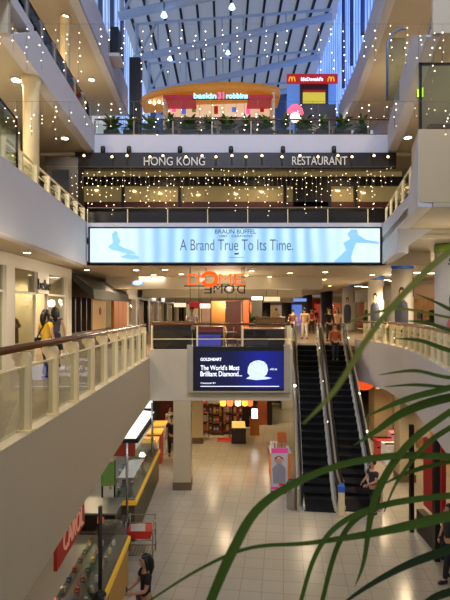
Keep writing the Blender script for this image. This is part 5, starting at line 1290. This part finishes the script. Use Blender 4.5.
# ------------------------------------------------------------------ palm in the foreground
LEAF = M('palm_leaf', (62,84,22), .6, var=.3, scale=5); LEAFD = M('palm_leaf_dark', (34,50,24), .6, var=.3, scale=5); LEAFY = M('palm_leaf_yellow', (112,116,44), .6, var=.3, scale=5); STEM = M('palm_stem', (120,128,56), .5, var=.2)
palm = thing('potted_palm', 'potted palm with long arching green leaflets in the right foreground', 'plant', (1.55,1.5,L1))
MB().use(M('palm_pot',(96,60,42),.6)).lathe([(.2,0),(.27,.1),(.32,.5),(.34,.52),(.3,.52),(.28,.45)],seg=20).build('pot', palm)
MB().use(M('palm_trunk',(110,92,60),.7,var=.3)).tube([(0,0,.4),(-.03,.0,.75),(-.08,.02,1.05)],[.06,.05,.035],10).build('trunk', palm)
pb = palm.location
def lp(px, py, Y): return P(px, py, Y) - pb
def frond(path):
    return MB().use(STEM).tube([Vector(p)-pb for p in path], [.013,.011,.009,.006][:len(path)], 8).build('frond', palm)
crown = pb + V3(-.08,.02,1.05)
fr_lo = frond([crown, P(540,560,1.45), P(520,480,1.4), P(505,420,1.38)])
fr_hi = frond([crown, P(560,470,1.55), P(540,390,1.5), P(512,300,1.45)])
def smooth(pts, n=18):
    """catmull-rom through pixel key points (px, py, Y, half width px)"""
    P4 = [pts[0]] + list(pts) + [pts[-1]]; out = []
    m_ = len(pts)-1
    for s in range(m_):
        for q in range(n if s < m_-1 else n+1):
            t = q/n; a,b,c,d = P4[s:s+4]
            out.append(tuple(.5*((2*b[i]) + (-a[i]+c[i])*t + (2*a[i]-5*b[i]+4*c[i]-d[i])*t*t + (-a[i]+3*b[i]-3*c[i]+d[i])*t**3) for i in range(4)))
    return out
def leaflet(parent, pts, mat):
    sm = smooth(pts, 6)
    path = [P(a,b_,Y) - pb for a,b_,Y,w_ in sm]
    ws = [max(.0006, w_*.5*Y/F) for a,b_,Y,w_ in sm]
    nr = []
    for i,p in enumerate(path):     # blade faces roughly back and up
        nr.append(Vector((0.1,-.8,.6)))
    b = MB().use(mat).ribbon(path, ws, nr); return b.build('leaflet', parent)
leaflet(fr_lo, [(512,462,1.38,4),(450,457,1.34,7),(385,457,1.28,7),(320,472,1.2,6.5),(262,505,1.12,8.5),(232,552,1.05,10),(206,612,1.0,9)], LEAF)
leaflet(fr_lo, [(522,500,1.4,5),(450,516,1.3,9.5),(380,532,1.24,7.5),(310,543,1.16,4),(250,548,1.1,3.4),(200,569,1.05,2.8),(146,603,1.0,2)], LEAF)
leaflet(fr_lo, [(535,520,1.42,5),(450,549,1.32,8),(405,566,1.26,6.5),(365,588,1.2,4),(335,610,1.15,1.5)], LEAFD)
leaflet(fr_lo, [(525,490,1.4,4),(450,495,1.32,5),(385,505,1.26,6),(340,524,1.2,5),(315,556,1.15,4.4),(299,608,1.1,4)], LEAF)
leaflet(fr_lo, [(525,492,1.42,4),(420,500,1.34,4),(365,513,1.28,5),(338,545,1.22,5),(321,606,1.16,4.4)], LEAF)
leaflet(fr_lo, [(505,380,1.38,4),(450,412,1.35,6),(405,448,1.3,7),(375,498,1.25,7),(364,560,1.2,4),(355,586,1.18,.6)], LEAF)
leaflet(fr_hi, [(512,372,1.46,4),(450,388,1.38,6.5),(405,400,1.33,6),(363,418,1.28,.6)], LEAF)
leaflet(fr_hi, [(515,392,1.46,4),(450,398,1.4,9),(405,412,1.35,8),(375,432,1.31,5),(353,446,1.28,.6)], LEAF)
leaflet(fr_hi, [(512,380,1.46,3),(450,378,1.38,4.5),(415,371,1.34,4),(379,375,1.3,.6)], LEAF)
leaflet(fr_hi, [(512,390,1.46,3),(450,387.5,1.4,3.6),(415,385,1.36,3.5),(384,387,1.32,.6)], LEAF)
leaflet(fr_hi, [(512,365,1.46,4),(450,351,1.4,6.5),(420,341,1.35,5),(394,338.5,1.31,.6)], LEAF)
leaflet(fr_hi, [(512,350,1.46,4),(450,331,1.4,6),(425,323,1.36,5),(406,321,1.33,.6)], LEAF)
leaflet(fr_hi, [(512,340,1.46,4),(450,310,1.4,6),(432,301,1.36,4),(416,294,1.33,.6)], LEAF)
leaflet(fr_hi, [(510,225,1.2,6),(450,252,.95,6.5),(405,293,.75,6.5),(370,335,.62,6),(335,390,.56,5),(303,424,.53,1.5)], LEAFY)
leaflet(fr_hi, [(512,330,1.46,3),(450,318,1.4,3.5),(400,309,1.34,3.5),(365,316,1.3,2.5),(342,326,1.28,.6)], LEAFY)
leaflet(fr_lo, [(500,400,1.4,3),(450,428,1.36,5),(425,446,1.32,4.5),(398,480,1.28,3),(384,512,1.25,.8)], LEAF)
leaflet(fr_lo, [(512,455,1.4,3),(450,462,1.36,4),(410,472,1.32,4),(378,487,1.28,.8)], LEAF)
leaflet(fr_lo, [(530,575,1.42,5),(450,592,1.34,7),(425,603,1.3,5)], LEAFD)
# near gallery planter beside the palm
t = thing('planter_trough', 'low planter trough beside the palm on the near gallery', 'planter', (2.3,1.2,L1)); MB().use(M('palm_pot',(96,60,42),.6)).box((-.3,-.6,0),(.3,.6,.45),.02).build('trough', t); f = inst(bushes[0],'foliage',t,(0,0,.4))

# ------------------------------------------------------------------ lights
def down(name, x, y, z, p, col=(255,228,190), ang=2.75): lamp('SPOT', name, (x,y,z), p, col, .12, None, ang, 0.9)
for x, y, p in ((-3.6,19,420),(1.2,20,420),(4.5,26,420),(-2,29,420),(7.5,30,520),(2,37,520),(4,52,800),(7.2,16.4,420),(9.2,22.5,420),(-1,48,640),(3,65,760)):
    down('gallery_lamp',x,y,7.4,p)
for y in (6.0,10.5,15,20.5): down('walkway_lamp',-4.5,y,7.4,170)
for y in (9.5,13,16.2): down('shop_lamp',-7.2,y,7.2,260)
for x, y, p in ((0,18.2,170),(-.6,22.5,150),(2.2,24.5,190),(-3.4,19.5,170),(-3.8,13.5,170),(-3.4,9,110),(6.3,19.0,260),(5.6,14.6,170),(4.5,27,160),(-6.4,16,150)):
    down('ground_lamp',x,y,2.92,p,(255,224,178))
for x, y, p in ((-6,21.5,60),(-2.5,19.2,90),(1.5,19.2,90),(5,19.2,90)): down('restaurant_lamp',x,y,11.9,p)
for x, y in ((-5.7,12.5),(-5.9,9.5),(-5.7,15)): down('soffit_lamp',x,y,11.9,240,(255,240,215))
down('soffit_lamp',6.4,13.5,11.9,260)
for x, y in ((-6.2,14.5),(-6.3,20),(7.2,14.5),(7.4,21)): down('upper_lamp',x,y,16.1,330)
down('upper_shop_lamp',-.8,22.6,17,300); down('upper_shop_lamp',5,25.5,17,220)
lamp('POINT','kiosk_lamp',(-2.9,9.0,2.3),14,(255,225,180),.1)
lamp('AREA','added_overhead_fill',(0.3,-2.5,25.5),450,(218,226,255),7.0,(math.radians(36),0,0))  # added cool fill, out of view above and behind the camera
lamp('SPOT','added_overhead_fill',(0.2,-2.5,25.5),11000,(222,228,255),1.8,(math.radians(54),0,0),math.radians(62),1.0)  # added unseen spot, aimed to brighten the upper facade more than the floor

for x, y, z, p in ((-6,11,10.0,50),(6.6,13.2,9.6,50),(-6.3,13.5,14.4,60),(-6.3,20,14.4,60),(7.2,13,14.4,60),(7.4,20,14.4,60),(-6.6,16,18.6,60),(7.2,18,18.6,60),
    (-3.8,9,6.6,16),(-3.8,14,6.6,16),(0,19.5,6.5,60),(3,25,6.5,60),(-2,27,6.5,60),(7.8,18,6.5,40),(8.8,26,6.5,60),(2,36,6.5,90),(5,48,6.5,120),(0,58,6.5,160),(5.6,12.0,7.0,34)):
    lamp('POINT','fill_lamp',(x,y,z),p*(2.2 if z<7 else 1.0),(255,234,200),.25)

lamp('POINT','fill_lamp',(-2.2,2.2,8.1),70,(255,240,215),.3)
